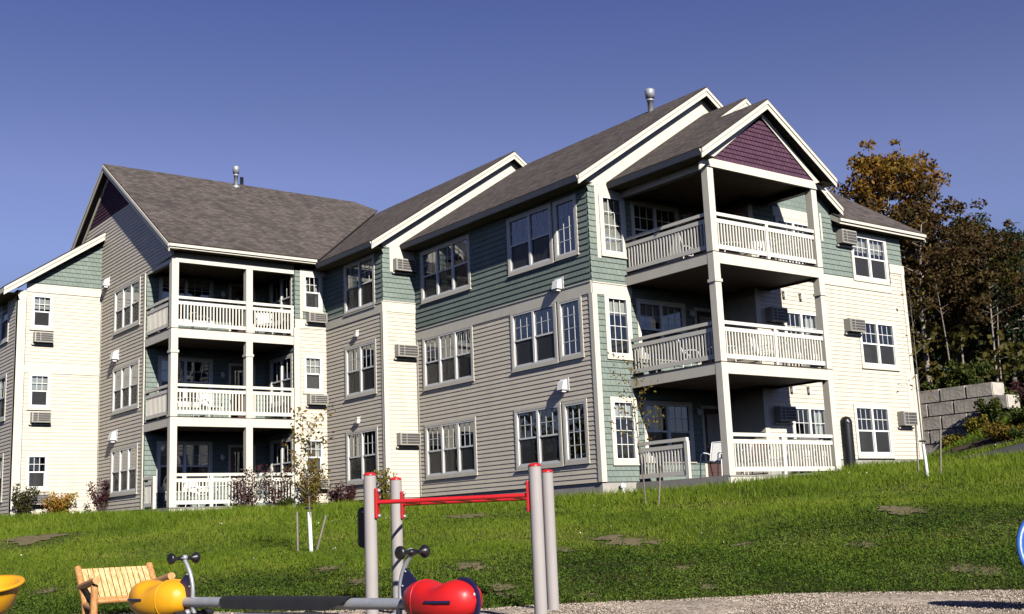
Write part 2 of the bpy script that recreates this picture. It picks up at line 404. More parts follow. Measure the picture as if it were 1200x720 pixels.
# ------------------------------------------------------------------ terrain
FW = np.array([.6112, .7915]); RT = np.array([.7915, -.6112])
def sd(X, Y):
    dx = X - CAM[0]; dy = Y - CAM[1]
    return dx*RT[0] + dy*RT[1], dx*FW[0] + dy*FW[1]
def xy(s, d): return CAM[0] + s*RT[0] + d*FW[0], CAM[1] + s*RT[1] + d*FW[1]
GZ = -2.0
def edge_d(s):
    e = np.interp(s, [-14, -12, -6, -4.4, -2, -.5, 1.5, 3, 4.4, 5.7, 10, 16], [19, 18, 16.6, 16, 14.9, 14.5, 14.6, 14.7, 14.3, 13.7, 13, 12])
    return e + .10*np.sin(s*2.3) + .05*np.sin(s*6.1+1)
def terr(X, Y):
    X = np.asarray(X, float); Y = np.asarray(Y, float)
    s, d = sd(X, Y)
    de = edge_d(s)
    db = np.interp(s, [-30, -17.7, -11, -5, 0, 2.2, 5.3, 8.8, 12.7, 16, 20, 30], [44, 41, 37, 35, 32.3, 31, 29.3, 32, 37, 40, 42, 44])
    zb = np.interp(s, [-40, -30, -17.7, -11, -5, 0, 2.2, 5.3, 8.8, 10.5, 12.7, 14.5, 17, 20, 30], [.2, .1, 0., -.2, -.26, -.38, -.37, -.27, .05, .24, .38, .62, 1.15, 1.5, 2.2])
    t = np.clip((d-de)/(db-de), 0, 1)
    p = .55*t + .45*(1-(1-t)**2.2)
    z = GZ - .03 + (zb-GZ+.03)*p
    z = z + np.where(t > 0, 1, 0)*(.035*np.sin(X*1.1+Y*.6)+.03*np.sin(X*.5-Y*1.3+2))*np.clip(t*6, 0, 1)*np.clip((1-t)*5, 0.1, 1)
    # the made-up bank that the block wall holds back, and the wooded rise behind it
    step = np.clip((X-22.45)/.4, 0, 1)*np.clip((Y-2.0)/.6, 0, 1)
    slope = np.clip((X-17.5)/7.0, 0, 1)*np.clip((3.0-Y)/3.0, 0, 1)*np.clip((Y+9)/6, 0, 1)
    z = z + 2.05*step + np.where(step > 0, 0, 1)*slope*1.9*np.clip(1-step, 0, 1)
    far = np.clip((d-50)/40, 0, 1)*np.clip((s-6)/14, 0, 1)
    z = z + far*3.0
    return z
gx = np.unique(np.concatenate([np.arange(-30, 42, .4), np.arange(22, 23.2, .1), np.arange(-90, -30, 4), np.arange(42, 130, 4), [-900, -500, -250, -150, 200, 350, 600, 1000]]))
gy = np.unique(np.concatenate([np.arange(-27, 34, .4), np.arange(.7, 1.7, .1), np.arange(-90, -27, 4), np.arange(34, 130, 4), [-900, -500, -250, -150, 200, 350, 600, 1000]]))
GX, GY = np.meshgrid(gx, gy)
ZZ = terr(GX, GY)
V = np.stack([GX.ravel(), GY.ravel(), ZZ.ravel()], 1)
nx, ny = len(gx), len(gy)
ii, jj = np.meshgrid(np.arange(nx-1), np.arange(ny-1)); a = (jj*nx+ii).ravel()
g = np_obj('ground', V, np.stack([a, a+1, a+nx+1, a+nx], 1), M_ground, None, True); props(g, kind='structure')
# gravel of the play area, a sheet with a ragged edge
ss = np.arange(-14, 16, .08); rows = []
for k, q in enumerate([0, .25, .6, 1.2, 2.5, 4.5, 7, 11, 16, 22]):
    dd = edge_d(ss) + .08 - q + (rng.normal(0, .03, len(ss)) if k == 0 else 0)
    X, Y = xy(ss, dd); z = np.full(len(ss), GZ) + (.02*np.sin(X*2.1)*np.sin(Y*1.7) if k > 1 else 0) - (.02 if k == 0 else 0)
    rows.append(np.stack([X, Y, z], 1))
V = np.concatenate(rows); n_ = len(ss); a = np.concatenate([np.arange(n_-1)+k*n_ for k in range(len(rows)-1)])
g = np_obj('gravel_ground', V, np.stack([a, a+n_, a+n_+1, a+1], 1), M_gravel, None, True); props(g, kind='structure')

n = 42000; sp = rng.uniform(-7.5, 7.5, n); dp = edge_d(sp) - 4.6*rng.random(n)**1.2 + .12*rng.random(n)
X, Y = xy(sp, dp); r = rng.uniform(.008, .020, n)*dp/14
c = np.stack([X, Y, np.full(n, GZ+.004)], 1); ex = rng.normal(size=(n, 3)); ex[:, 2] *= .3; ex /= np.linalg.norm(ex, axis=1)[:, None]
ey = np.cross(ex, np.array([0, 0, 1.])); ey /= np.linalg.norm(ey, axis=1)[:, None]; ez = np.cross(ex, ey)
V = np.stack([c+ex*r[:, None], c+ey*(r*.8)[:, None], c-ex*r[:, None], c-ey*(r*.8)[:, None], c+ez*(r*.6)[:, None], c-ez*(r*.6)[:, None]], 1).reshape(-1, 3)
o6 = (np.arange(n)*6)[:, None, None]
F = (np.array([(0, 1, 4), (1, 2, 4), (2, 3, 4), (3, 0, 4), (1, 0, 5), (2, 1, 5), (3, 2, 5), (0, 3, 5)])[None]+o6).reshape(-1, 3)
props(np_obj('pebbles', V, F, M_pebble), kind='stuff')

def ray(px, py):
    v = CF + CR*(px-600)/FPX - CU*(py-360)/FPX
    return v
def on_ground(px, py, t0=8., t1=70.):
    v = ray(px, py); t = np.linspace(t0, t1, 4000)
    P = CAM[None] + v[None]*t[:, None]
    h = P[:, 2] - terr(P[:, 0], P[:, 1]); i = int(np.argmax(h < 0))
    return P[i] if h[i] < 0 else P[-1]
def gz(x, y): return float(terr(x, y))
#==SETTING_END

# ------------------------------------------------------------------ the apartment building
H = 2.9; FFH = .316
B = thing('apartment_building', (0, 0, 0), 0, 'three storey cream and sage green apartment building with stepped gables and porches', 'building')

def laps(mb, P, u0, u1, z0, z1, e, t, holes=(), edges=None, base=None):
    base = z0 if base is None else base
    k = math.floor((z0-base)/e + 1e-6); zc = base + k*e
    while zc < z1-1e-4:
        za0, zb0 = max(zc, z0), min(zc+e, z1)
        cuts = sorted({za0, zb0} | {h for H_ in holes for h in (H_[2], H_[3]) if za0 < h < zb0})
        for za, zb in zip(cuts[:-1], cuts[1:]):
            if zb-za < 1e-4: continue
            ua0, ub0 = edges(za) if edges else (u0, u1); ua1, ub1 = edges(zb) if edges else (u0, u1)
            ivs = [(u0 if not edges else min(ua0, ua1), u1 if not edges else max(ub0, ub1))]
            for h in holes:
                if h[2] < zb-1e-5 and h[3] > za+1e-5:
                    nv = []
                    for a, b in ivs:
                        if h[1] <= a or h[0] >= b: nv.append((a, b)); continue
                        if h[0] > a: nv.append((a, h[0]))
                        if h[1] < b: nv.append((h[1], b))
                    ivs = nv
            na, nb = t*(1-(za-zc)/e)+.002, t*(1-(zb-zc)/e)+.002
            for a, b in ivs:
                a0, b0, a1, b1 = a, b, a, b
                if edges:
                    a0, a1 = max(a, ua0), max(a, ua1); b0, b1 = min(b, ub0), min(b, ub1)
                    if b0 < a0: b0 = a0
                    if b1 < a1: b1 = a1 = (a1+b1)/2
                mb.add([P(a0, za, na), P(b0, za, na), P(b1, zb, nb), P(a1, zb, nb)], [(0, 1, 2, 3)])
                if abs(za-zc) < 1e-6: mb.add([P(a0, za, -.004), P(b0, za, -.004), P(b0, za, na), P(a0, za, na)], [(0, 1, 2, 3)])
        zc += e

def siding(P, u0, u1, z0, z1, holes=(), edges=None):
    mb = MB(); laps(mb, P, u0, u1, z0, z1, .128, .016, holes, edges); return mb.build('siding_wall', M_siding, B)
def shingles(P, u0, u1, z0, z1, holes=(), edges=None, mat=None, e=SH_E, t=.020):
    mb = MB(); laps(mb, P, u0, u1, z0, z1, e, t, holes, edges, base=math.floor(z0/e)*e); return mb.build('shingle_wall', mat or M_sage, B)
def trim(boxes, name='trim_board', mat=None):
    mb = MB()
    for b in boxes: mb.fbox(*b)
    return mb.build(name, mat or M_trim, B)

WIN_N = [0]
def window(P, u0, u1, z0, z1, units, fill='blind', depth=.9, trimw=.085, flip=1, sill=True):
    """casing > frame, panes, screens, fill behind the glass. units: (share, kind, cols, rows) in growing u. flip=-1 where the glass must face the other way"""
    WIN_N[0] += 1; k = WIN_N[0]
    mb = MB()
    t = trimw
    mb.fbox(P, u0, u0+t, z0, z1, -.01, .034); mb.fbox(P, u1-t, u1, z0, z1, -.01, .034)
    mb.fbox(P, u0+t, u1-t, z1-t, z1, -.01, .034); mb.fbox(P, u0+t, u1-t, z0, z0+t, -.01, .034)
    if sill: mb.fbox(P, u0-.02, u1+.02, z0-.035, z0-.001, -.01, .06)
    wo = mb.build('window', M_trim, B)
    a, b, c, d = u0+t, u1-t, z0+t, z1-t
    fm = MB(); gm = MB(); sm = MB()
    tot = sum(q[0] for q in units); ua = a
    fw = .045
    for sh, kind, cols, rows in units:
        ub = ua + (b-a)*sh/tot
        fm.fbox(P, ua, ua+fw, c, d, -.05, .028); fm.fbox(P, ub-fw, ub, c, d, -.05, .028)
        fm.fbox(P, ua+fw, ub-fw, d-fw, d, -.05, .028); fm.fbox(P, ua+fw, ub-fw, c, c+fw, -.05, .028)
        A, Bb, Cc, D = ua+fw, ub-fw, c+fw, d-fw
        if kind == 'dh':
            m = Cc + (D-Cc)*.50
            fm.fbox(P, A, Bb, m-.025, m+.025, -.045, .012)
            fm.fbox(P, A, A+.025, Cc, m-.025, -.045, .002); fm.fbox(P, Bb-.025, Bb, Cc, m-.025, -.045, .002); fm.fbox(P, A+.025, Bb-.025, Cc, Cc+.035, -.045, .002)
            for i in range(1, cols): u = A + (Bb-A)*i/cols; fm.fbox(P, u-.009, u+.009, m+.025, D, -.03, -.015)
            for i in range(1, rows): z = m + .025 + (D-m-.025)*i/rows; fm.fbox(P, A, Bb, z-.009, z+.009, -.031, -.014)
            gm.add([P(A, m, -.022), P(Bb, m, -.022), P(Bb, D, -.022), P(A, D, -.022)], [(0, 1, 2, 3)])
            gm.add([P(A, Cc, -.04), P(Bb, Cc, -.04), P(Bb, m, -.04), P(A, m, -.04)], [(0, 1, 2, 3)])
            sm.add([P(A+.02, Cc+.03, -.012), P(Bb-.02, Cc+.03, -.012), P(Bb-.02, m-.02, -.012), P(A+.02, m-.02, -.012)], [(0, 1, 2, 3)])
        else:
            for i in range(1, cols): u = A + (Bb-A)*i/cols; fm.fbox(P, u-.009, u+.009, Cc, D, -.03, -.015)
            for i in range(1, rows): z = Cc + (D-Cc)*i/rows; fm.fbox(P, A, Bb, z-.009, z+.009, -.031, -.014)
            gm.add([P(A, Cc, -.024), P(Bb, Cc, -.024), P(Bb, D, -.024), P(A, D, -.024)], [(0, 1, 2, 3)])
        ua = ub
    fm.build('frame', M_white, wo); 
    if flip < 0:
        gm.f = [tuple(reversed(f)) for f in gm.f]
    gm.build('pane', M_glass, wo)
    if sm.f: sm.build('insect_screen', M_screen, wo)
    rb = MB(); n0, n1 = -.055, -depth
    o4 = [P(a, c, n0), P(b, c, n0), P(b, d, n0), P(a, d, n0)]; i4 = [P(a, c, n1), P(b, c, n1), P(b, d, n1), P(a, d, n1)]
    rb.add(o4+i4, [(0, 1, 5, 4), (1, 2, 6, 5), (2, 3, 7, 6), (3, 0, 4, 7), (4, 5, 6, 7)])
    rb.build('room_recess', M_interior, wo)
    rr = random.Random(k*13+5)
    if fill:
        kinds = fill.split('+')
        for q in kinds:
            bm = MB()
            if q.startswith('blind'):
                fr = float(q[5:] or .5); z = d-.02; zl = d - (d-c)*fr
                while z > zl:
                    bm.fbox(P, a+.03, b-.03, z-.024, z, -.085, -.079); z -= .030
                bm.build('blind', M_blind, wo)
            elif q.startswith('shade'):
                fr = float(q[5:] or .5); bm.fbox(P, a+.03, b-.03, d-(d-c)*fr, d-.01, -.09, -.08); bm.build('shade', M_blind, wo)
            elif q.startswith('drape'):
                parts_ = {'L': [(0, .28)], 'R': [(.72, 1)], '': [(0, .25), (.75, 1)], 'F': [(0, 1)], 'T': [(0, 1)]}[q[5:]]
                zlow = c+.02 if not q.endswith('T') else d-(d-c)*.35
                for f0, f1 in parts_:
                    n = max(6, int((f1-f0)*(b-a)/.035)); vs = []
                    for i in range(n+1):
                        u = a+.02+(b-a-.04)*(f0+(f1-f0)*i/n); w_ = .022*math.sin(i*1.9+k)+.01*rr.random()
                        vs += [P(u, d-.02, -.11+w_), P(u, zlow+.02*math.sin(i*.7), -.11+w_*1.6)]
                    bm.add(vs, [(2*i, 2*i+1, 2*i+3, 2*i+2) for i in range(n)], True)
                bm.build('curtain', M_curtain if rr.random() < .6 else M_blind, wo)
    return (u0+.03, u1-.03, z0+.03, z1-.03)

DH = lambda n, g=(3, 2): [(1, 'dh', *g)]*n
# ---- wall A facing left
PA = SF(0.0); holes = []
for k in range(3):
    z = k*H
    f1 = ['drapeL', 'drape+blind.25', 'shade.3'][k]
    holes.append(window(PA, 5.67, 8.53, z+.58, z+2.34, DH(3), f1, flip=-1))
    holes.append(window(PA, 1.56, 3.70, z+.57, z+2.34, DH(2), ['drape', 'blind.4', ''][k], flip=-1))
    holes.append(window(PA, .44, 1.48, z+.59, z+2.32, [(1, 'cas', 3, 4)], ['', 'blind.4', ''][k], flip=-1))
siding(PA, .14, 8.93, .03, 5.19, holes)
shingles(PA, 0.004, 8.95, 5.50, 8.33, holes)
trim([(PA, 0.0, 8.95, 5.19, 5.50, -.01, .03), (PA, 0.0, 8.95, 5.502, 5.53, -.01, .05), (PA, -.025, .12, .03, 5.188, -.01, .03), (PA, 8.84, 8.95, .03, 5.188, -.01, .022)])
# frieze under the eave
trim([(PA, .44, 8.53, 8.24, 8.36, -.01, .03)], mat=M_soffit)
# ---- wall A facing front, behind the right porch too
PA2 = FF(0.0); hf = []
for k in range(3):
    z = k*H
    hf.append(window(PA2, .42, 1.40, z+.50, z+2.33, [(1, 'cas', 3, 4)], ['shade.3', 'shade.3', 'drapeF'][k], trimw=.11))
    hf.append(window(PA2, 1.63, 3.58, z+.56, z+2.26, DH(2, (3, 2)), ['', 'shade.35', ''][k]))
shingles(PA2, 0.155, 1.46, .03, 5.16, hf); shingles(PA2, 0.004, 1.46, 5.48, 8.30, hf)
hd = [(4.02, 4.92, k*H+.04, k*H+2.14) for k in range(3)]
shingles(PA2, 1.46, 5.02, .03, 8.30, hf+hd)
trim([(PA2, -.003, 1.47, 5.165, 5.475, -.01, .033), (PA2, -.003, 1.47, 5.477, 5.505, -.01, .053), (PA2, -.028, .15, .03, 5.162, -.01, .033),
      (PA2, .40, 1.44, 8.04, 8.36, .0005, .028), (PA2, .27, .40, 6.2, 8.3, -.01, .026)])
def porch_door(P, u0, u1, z, glass=True):
    mb = MB()
    mb.fbox(P, u0-.09, u0, z, z+2.19, -.01, .03); mb.fbox(P, u1, u1+.09, z, z+2.19, -.01, .03); mb.fbox(P, u0, u1, z+2.1, z+2.19, -.01, .03)
    d = MB(); d.fbox(P, u0, u1, z+.02, z+2.1, -.06, -.02)
    for (a, b) in ((.25, .9),):
        d.fbox(P, u0+.14, u1-.14, z+a, z+b, -.02, -.012)
    do = d.build('door', M_door, B)
    mb.build('door_frame', M_trim, do)
    g = MB(); g.fbox(P, u0+.16, u1-.16, z+1.05, z+1.95, -.0195, -.016); g.build('pane', M_glass, do)
    h = MB(); h.sphere(P(u0+.08, z+1.0, .03), .032); h.build('handle', M_galv, do)
    return do
for k in range(3): porch_door(PA2, 4.05, 4.89, k*H)
def porch_lamp(P, u, z):
    mb = MB(); c = P(u, z, .01)
    mb.fbox(P, u-.05, u+.05, z+.06, z+.10, 0.0, .06); o = mb.build('porch_lamp', M_white, B)
    s_ = MB(); s_.sphere(P(u, z-.02, .085), .085, sc=(1, 1, 1.15)); s_.build('globe', M_lampglass, o)
for k in range(3): porch_lamp(PA2, 3.80, k*H+2.0)
# ---- wall B facing left
PB = SF(-1.27); hb = []
for k in range(3):
    z = k*H
    hb.append(window(PB, 9.40, 11.47, z+.57, z+2.36, DH(2), ['drapeL', 'drapeL+blind.3', 'shade.35'][k], flip=-1))
siding(PB, 9.07, 12.83, .03, 6.07, hb); shingles(PB, 8.954, 12.83, 6.42, 8.30, hb)
trim([(PB, 8.95, 12.83, 6.07, 6.40, -.01, .03), (PB, 8.95, 12.83, 6.402, 6.43, -.01, .05), (PB, 8.925, 9.06, .03, 6.068, -.01, .03)])
trim([(PB, 9.40, 11.47, 8.27, 8.36, -.01, .03)], mat=M_soffit)
PB2 = FF(8.95)
siding(PB2, -1.12, 0.0, .03, 6.10); shingles(PB2, -1.266, 0.0, 6.44, 8.34)
trim([(PB2, -1.303, 0.0, 6.105, 6.435, -.01, .033), (PB2, -1.303, 0.0, 6.437, 6.465, -.01, .053), (PB2, -1.30, -1.13, .03, 6.102, -.01, .033),
      (PB2, -.98, -.02, 7.47, 8.36, .003, .032)])
# ---- left wing, bay facing front and wall facing left
PD = FF(12.83); hdv = []
for k in range(3):
    z = k*H
    hdv.append(window(PD, -2.20, -1.42, z+.92, z+2.26, [(1, 'dh', 3, 2)], ['drape', 'blind1', 'drape'][k], trimw=.075))
siding(PD, -2.30, -1.27, .03, 6.09, hdv); shingles(PD, -2.5, -1.27, 6.40, 8.15, hdv)
trim([(PD, -2.50, -1.30, 6.09, 6.40, -.01, .033), (PD, -2.54, -2.32, .03, 6.088, -.01, .033), (PD, -2.30, -1.30, 8.02, 8.20, .0005, .03), (PD, -2.30, -2.205, 6.42, 8.02, .0005, .03)])
PDl = SF(-6.9); hl = []
for k in range(3):
    z = k*H
    hl.append(window(PDl, 15.78, 18.45, z+.60, z+2.27, DH(3, (1, 1)), 'blind.5', flip=-1))
DSL = 2/3
def dgable(z):
    if z <= 8.1: return (15.34, 19.96)
    return (max(12.75, 19.2-(13.0-z)/DSL), min(25.7, 19.2+(13.0-z)/DSL))
siding(PDl, 15.42, 19.96, .03, 8.1, hl)
mb = MB(); laps(mb, PDl, 12.7, 25.7, 8.1, 11.03, .128, .016, (), dgable, base=.03); mb.build('siding_wall', M_siding, B)
shingles(PDl, 12, 26, 11.05, 12.9, (), lambda z: (19.2-(12.78-z)/DSL, 19.2+(12.78-z)/DSL), M_purple, .13)
trim([(PDl, 15.30, 15.42, .03, 8.1, -.01, .03), (PDl, 19.85, 19.96, .03, 8.1, -.01, .02)])
# ---- far left wing
PE = FF(19.96); he = []
for k in range(3):
    z = k*H
    he.append(window(PE, -9.44, -8.64, z+.90, z+2.22, [(1, 'dh', 3, 2)], ['', 'blind.45', 'blind.4'][k], trimw=.08))
siding(PE, -9.58, -6.9, .03, 5.10, he); siding(PE, -9.58, -6.9, 5.38, 8.06, he)
trim([(PE, -9.93, -9.6, .03, 8.1, -.01, .03), (PE, -9.6, -6.92, 5.102, 5.378, -.01, .033), (PE, -9.6, -6.92, 8.07, 8.38, -.01, .033)])
shingles(PE, -9.6, -6.9, 8.38, 10.4, (), lambda z: (-9.9+max(0, z-8.30)/.69, -6.9))
PEl = SF(-9.9); hel = []
for k in range(3):
    z = k*H
    hel.append(window(PEl, 21.0, 23.2, z+.6, z+2.3, DH(2), 'blind.5', flip=-1))
siding(PEl, 20.1, 28.0, .03, 8.1, hel)
trim([(PEl, 19.93, 20.08, .03, 8.1, -.01, .03)])
# ---- right wing
PR = FF(-1.45); hr = []
hr.append(window(PR, 9.16, 11.00, .60, 2.24, DH(2), ''))
hr.append(window(PR, 9.80, 11.72, 3.40, 4.96, DH(2), ''))
hr.append(window(PR, 9.80, 11.70, 6.21, 7.76, DH(2), 'drapeT'))
hr.append(window(PR, 6.20, 7.86, .66, 2.14, [(1, 'cas', 3, 3)]*2, 'drapeR'))
hr.append(window(PR, 6.20, 7.86, 3.56, 5.0, [(1, 'cas', 3, 3)]*2, 'drapeR'))
hr.append(window(PR, 6.20, 7.86, 6.36, 7.82, [(1, 'cas', 3, 3)]*2, ''))
siding(PR, 5.20, 12.40, .54, 5.92, hr); siding(PR, 11.78, 12.40, 5.921, 6.62, hr)
shingles(PR, 5.20, 9.77, 6.24, 8.2, hr); shingles(PR, 9.77, 11.72, 7.70, 8.2, hr); shingles(PR, 11.72, 12.49, 6.92, 8.2, hr)
trim([(PR, 5.0, 5.19, .54, 8.2, -.01, .03), (PR, 12.36, 12.53, .54, 6.62, -.01, .03), (PR, 8.2, 11.76, 5.925, 6.20, -.01, .031), (PR, 5.2, 9.76, 6.10, 6.238, -.01, .030),
      (PR, 11.76, 12.55, 6.625, 6.92, -.01, .036), (PR, 6.1, 7.95, 7.83, 8.12, .0005, .03)])
mb = MB(); laps(mb, SF(5.0), -1.45, 0.0, .03, 8.2, .128, .014); mb.build('siding_wall', M_siding, B)
mb = MB(); mb.box(12.36, 12.47, -1.43, 9.5, .3, 8.0); mb.box(-9.8, 12.3, 26.5, 28.0, -.5, 8.0)
mb.build('rear_wall', M_siding, B)
# S-facing wall at the inner end of the left porch
PDi = SF(-2.5); hi = []
for k in range(3): hi.append(window(PDi, 12.99, 14.75, k*H+.6, k*H+2.3, DH(2, (2, 1)), '', flip=-1))
shingles(PDi, 12.83, 15.2, .03, 8.15, hi)
PDb = FF(15.2); hk = []
for k in range(3): hk.append(window(PDb, -6.48, -4.50, k*H+.6, k*H+2.3, DH(2, (3, 2)), ['blind.5', 'drapeL', 'blind.2'][k]))
shingles(PDb, -6.9, -2.5, .03, 8.15, hk+[(-3.84, -2.96, k*H+.04, k*H+2.14) for k in range(3)])
for k in range(3): porch_door(PDb, -3.82, -2.98, k*H); porch_lamp(PDb, -4.15, k*H+1.75)
# ---- foundation
mb = MB()
mb.box(0.02, 5.0, .02, 30, -1.2, .026); mb.box(-1.25, 0.019, 8.97, 28, -1.2, .024); mb.box(-6.88, -1.26, 15.2, 28, -1.2, .026); mb.box(-2.48, -1.255, 12.85, 15.19, -1.2, .025)
mb.box(-9.88, -6.885, 19.98, 28, -1.2, .027); mb.box(5.02, 12.46, -1.43, 9, -1.2, .537)
mb.build('foundation', M_concrete, B)

# ---- roofs
def roof(polys, fascias=(), soffits=(), name='roof'):
    mb = MB()
    for pts, ax in polys:
        P3 = [Vector(p) for p in pts]
        n = (P3[1]-P3[0]).cross(P3[2]-P3[0]).normalized()
        if n.z < 0: P3.reverse(); n = -n
        sl_ = 1/max(.2, math.sqrt(max(1e-6, 1-n.z*n.z)))
        uv = [((p.y if ax == 'y' else p.x), p.z*sl_) for p in P3]
        mb.poly(P3, uv)
        k = len(P3); lo = [p - Vector((0, 0, .05)) for p in P3]
        mb.poly(list(reversed(lo)), [(0, 0)]*k)
        for i in range(k):
            j = (i+1) % k
            mb.poly([P3[i], lo[i], lo[j], P3[j]], [(0, 0)]*4)
    o = mb.build(name, M_roof, B)
    if fascias:
        f = MB()
        for q in fascias:
            if q[0] == 'hexa': f.hexa(q[1])
            else: board(f, *q)
        f.build('fascia', M_trim, o)
    if soffits:
        s_ = MB()
        for pts in soffits: s_.poly(pts)
        s_.build('soffit', M_soffit, o)
    return o
def board(mb, a, b, thick, h, drop):
    """a plank hanging below line a-b; thick is a horizontal vector"""
    a = Vector(a); b = Vector(b); t = Vector(thick)
    z1 = Vector((0, 0, -drop)); z0 = Vector((0, 0, -drop-h))
    mb.hexa([a+z0, b+z0, b+z0+t, a+z0+t, a+z1, b+z1, b+z1+t, a+z1+t])
def gutter(x, y0, y1, z):
    return ('hexa', [(x+.03, y0, z-.20), (x+.06, y0, z-.20), (x+.06, y1, z-.20), (x+.03, y1, z-.20), (x-.055, y0, z-.055), (x+.06, y0, z-.055), (x+.06, y1, z-.055), (x-.055, y1, z-.055)])
def rake(a, b, n, w_=.25):
    """two-step rake board: wide fascia and a thin crown in front. n = outward 2D"""
    nx_, ny_ = n
    return [(a, b, (-nx_*.03, -ny_*.03, 0), w_, .052), (tuple(np.array(a)+np.array([nx_*.001, ny_*.001, 0])), tuple(np.array(b)+np.array([nx_*.001, ny_*.001, 0])), (nx_*.025, ny_*.025, 0), w_*.42, .054)]
S = 2/3
EA = 8.45
# A
aL, aR, aX = -.54, 10.3, 4.9; aT = EA+(aX-aL)*S
fas = rake((aL, -.3, EA), (aX, -.3, aT), (0, -1)) + rake((aX, -.3, aT), (aR, -.3, EA), (0, -1))
fas += [gutter(aL, -.265, 8.93, EA)]
roof([([(aL, -.3, EA), (aL, 8.95, EA), (aX, 8.95, aT), (aX, -.3, aT)], 'y'), ([(aX, -.3, aT), (aX, 24, aT), (aR, 24, EA), (aR, -.3, EA)], 'y')], fas,
     [[(aL, -.3, EA-.2), (0, -.3, EA-.2), (0, 8.95, EA-.2), (aL, 8.95, EA-.2)],
      [(aL, -.3, EA-.21), (aL, -.0, EA-.21), (aX, -.0, aT-.21), (aX, -.3, aT-.21)], [(aR, -.3, EA-.21), (aR, 0, EA-.21), (aX, 0, aT-.21), (aX, -.3, aT-.21)]])
# B
bL, bX, bR, EB = -1.82, 4.28, 10.4, 8.40; bT = EB+(bX-bL)*S
fas = rake((bL, 8.65, EB), (bX, 8.65, bT), (0, -1)) + rake((bX, 8.65, bT), (bR, 8.65, EB), (0, -1))
fas += [gutter(bL, 8.685, 12.50, EB)]
roof([([(bL, 8.65, EB), (bL, 12.5, EB), (bX, 18.6, bT), (bX, 8.65, bT)], 'y'), ([(bX, 8.65, bT), (bX, 24, bT), (bR, 24, EB), (bR, 8.65, EB)], 'y')], fas,
     [[(bL, 8.65, EB-.2), (-1.27, 8.65, EB-.2), (-1.27, 12.8, EB-.2), (bL, 12.8, EB-.2)],
      [(bL, 8.65, EB-.21), (bL, 8.95, EB-.21), (bX, 8.95, bT-.21), (bX, 8.65, bT-.21)], [(bR, 8.65, EB-.21), (bR, 8.95, EB-.21), (bX, 8.95, bT-.21), (bX, 8.65, bT-.21)]])
# gable walls above the lower roofs
mb = MB(); mb.poly([(-1.27, 8.95, EB+.55*S-.26), (-1.27, 8.95, 8.30), (0, 8.95, 8.30), (5.5, 8.95, 8.3), (bX+4, 8.95, bT-4*S-.2), (bX, 8.95, bT-.2)])
mb.build('gable_wall', M_trim, B); mb = MB(); mb.poly([(0, 0, 8.29), (.42, 0, 8.30), (9, 0, 8.3), (aX+3, 0, aT-3*S-.2), (aX, 0, aT-.2), (0, 0, EA+.54*S-.22)])
mb.build('gable_wall', M_trim, B)
trim([(FF(8.95), -1.1, -.62, 8.302, 8.36, .003, .028)])
# M, P gables at the right
pL, pX, pR = .77, 3.55, 6.33; pT = EA+(pX-pL)*S; mX = 4.98; mT = EA+(mX-pL)*S; mR = 2*mX-pL
fas = rake((pL, -3.7, EA), (pX, -3.7, pT), (0, -1)) + rake((pX, -3.7, pT), (pR, -3.7, EA), (0, -1))
fas += [gutter(pL, -3.665, -.03, EA), ((pR, -3.69, EA), (pR, -1.5, EA), (-.03, 0, 0), .15, .052)]
roof([([(pL, -3.7, EA), (pL, -1.75, EA), (pX, -1.75, pT), (pX, -3.7, pT)], 'y'), ([(pX, -3.7, pT), (pX, -1.46, pT), (pR, -1.46, EA), (pR, -3.7, EA)], 'y')], fas,
     [[(pL, -3.7, EA-.21), (pL, -3.4, EA-.21), (pX, -3.4, pT-.21), (pX, -3.7, pT-.21)], [(pR, -3.7, EA-.21), (pR, -3.4, EA-.21), (pX, -3.4, pT-.21), (pX, -3.7, pT-.21)],
      [(pL, -3.69, EA-.2), (1.3, -3.69, EA-.2), (1.3, -.01, EA-.2), (pL, -.01, EA-.2)], [(pR, -3.69, EA-.2), (5.7, -3.69, EA-.2), (5.7, -1.46, EA-.2), (pR, -1.46, EA-.2)]])
fas = rake((pX-.1, -1.75, pT-.066), (mX, -1.75, mT), (0, -1)) + rake((mX, -1.75, mT), (mR, -1.75, EA), (0, -1))
roof([([(pL, -1.75, EA), (pL, -.005, EA), (mX, -.005, mT), (mX, -1.75, mT)], 'y'), ([(mX, -1.75, mT), (mX, 7, mT), (mR, 7, EA), (mR, -1.75, EA)], 'y')], fas,
     [[(mR, -1.75, EA-.21), (mR, -1.45, EA-.21), (mX, -1.45, mT-.21), (mX, -1.75, mT-.21)]])
mb = MB(); mb.poly([(5.0, -1.45, 8.18), (8.8, -1.45, 8.18), (8.95, -1.45, 8.44), (mX, -1.45, mT-.2), (4.2, -1.45, mT-.75)])
mb.build('gable_wall', M_sage, B)
trim([(FF(-1.45), 8.34, 8.42, 7.3, 8.2, .0005, .03)])
# plum gable triangle of the right porch with its white bands
PP = FF(-3.385)
def tri_edges(z): return (1.32+(z-8.30)/S, 5.78-(z-8.30)/S)
tx, tT = 3.55, 9.80
shingles(PP, 1.3, 5.8, 8.31, tT-.05, (), lambda z: (tx-(tT-z)/S*.99, tx+(tT-z)/S*.99), M_purple, .13, .02)
mb = MB()
for sgn in (-1, 1):
    a = Vector((tx+sgn*2.62, -3.43, EA-.34)); b = Vector((tx, -3.43, pT-.235))
    board(mb, a, b, (0, .04, 0), .19, 0)
mb.fbox(PP, 1.262, 5.77, 8.08, 8.31, -.05, .04)
mb.box(1.262, 1.46, -3.34, -.01, 8.04, 8.25); mb.box(5.57, 5.77, -3.34, -1.46, 8.04, 8.25)
mb.build('porch_beam', M_trim, B)
mb = MB(); mb.box(1.30, 5.75, -3.33, -.01, 8.26, 8.29); mb.build('porch_ceiling', M_porchceil, B)
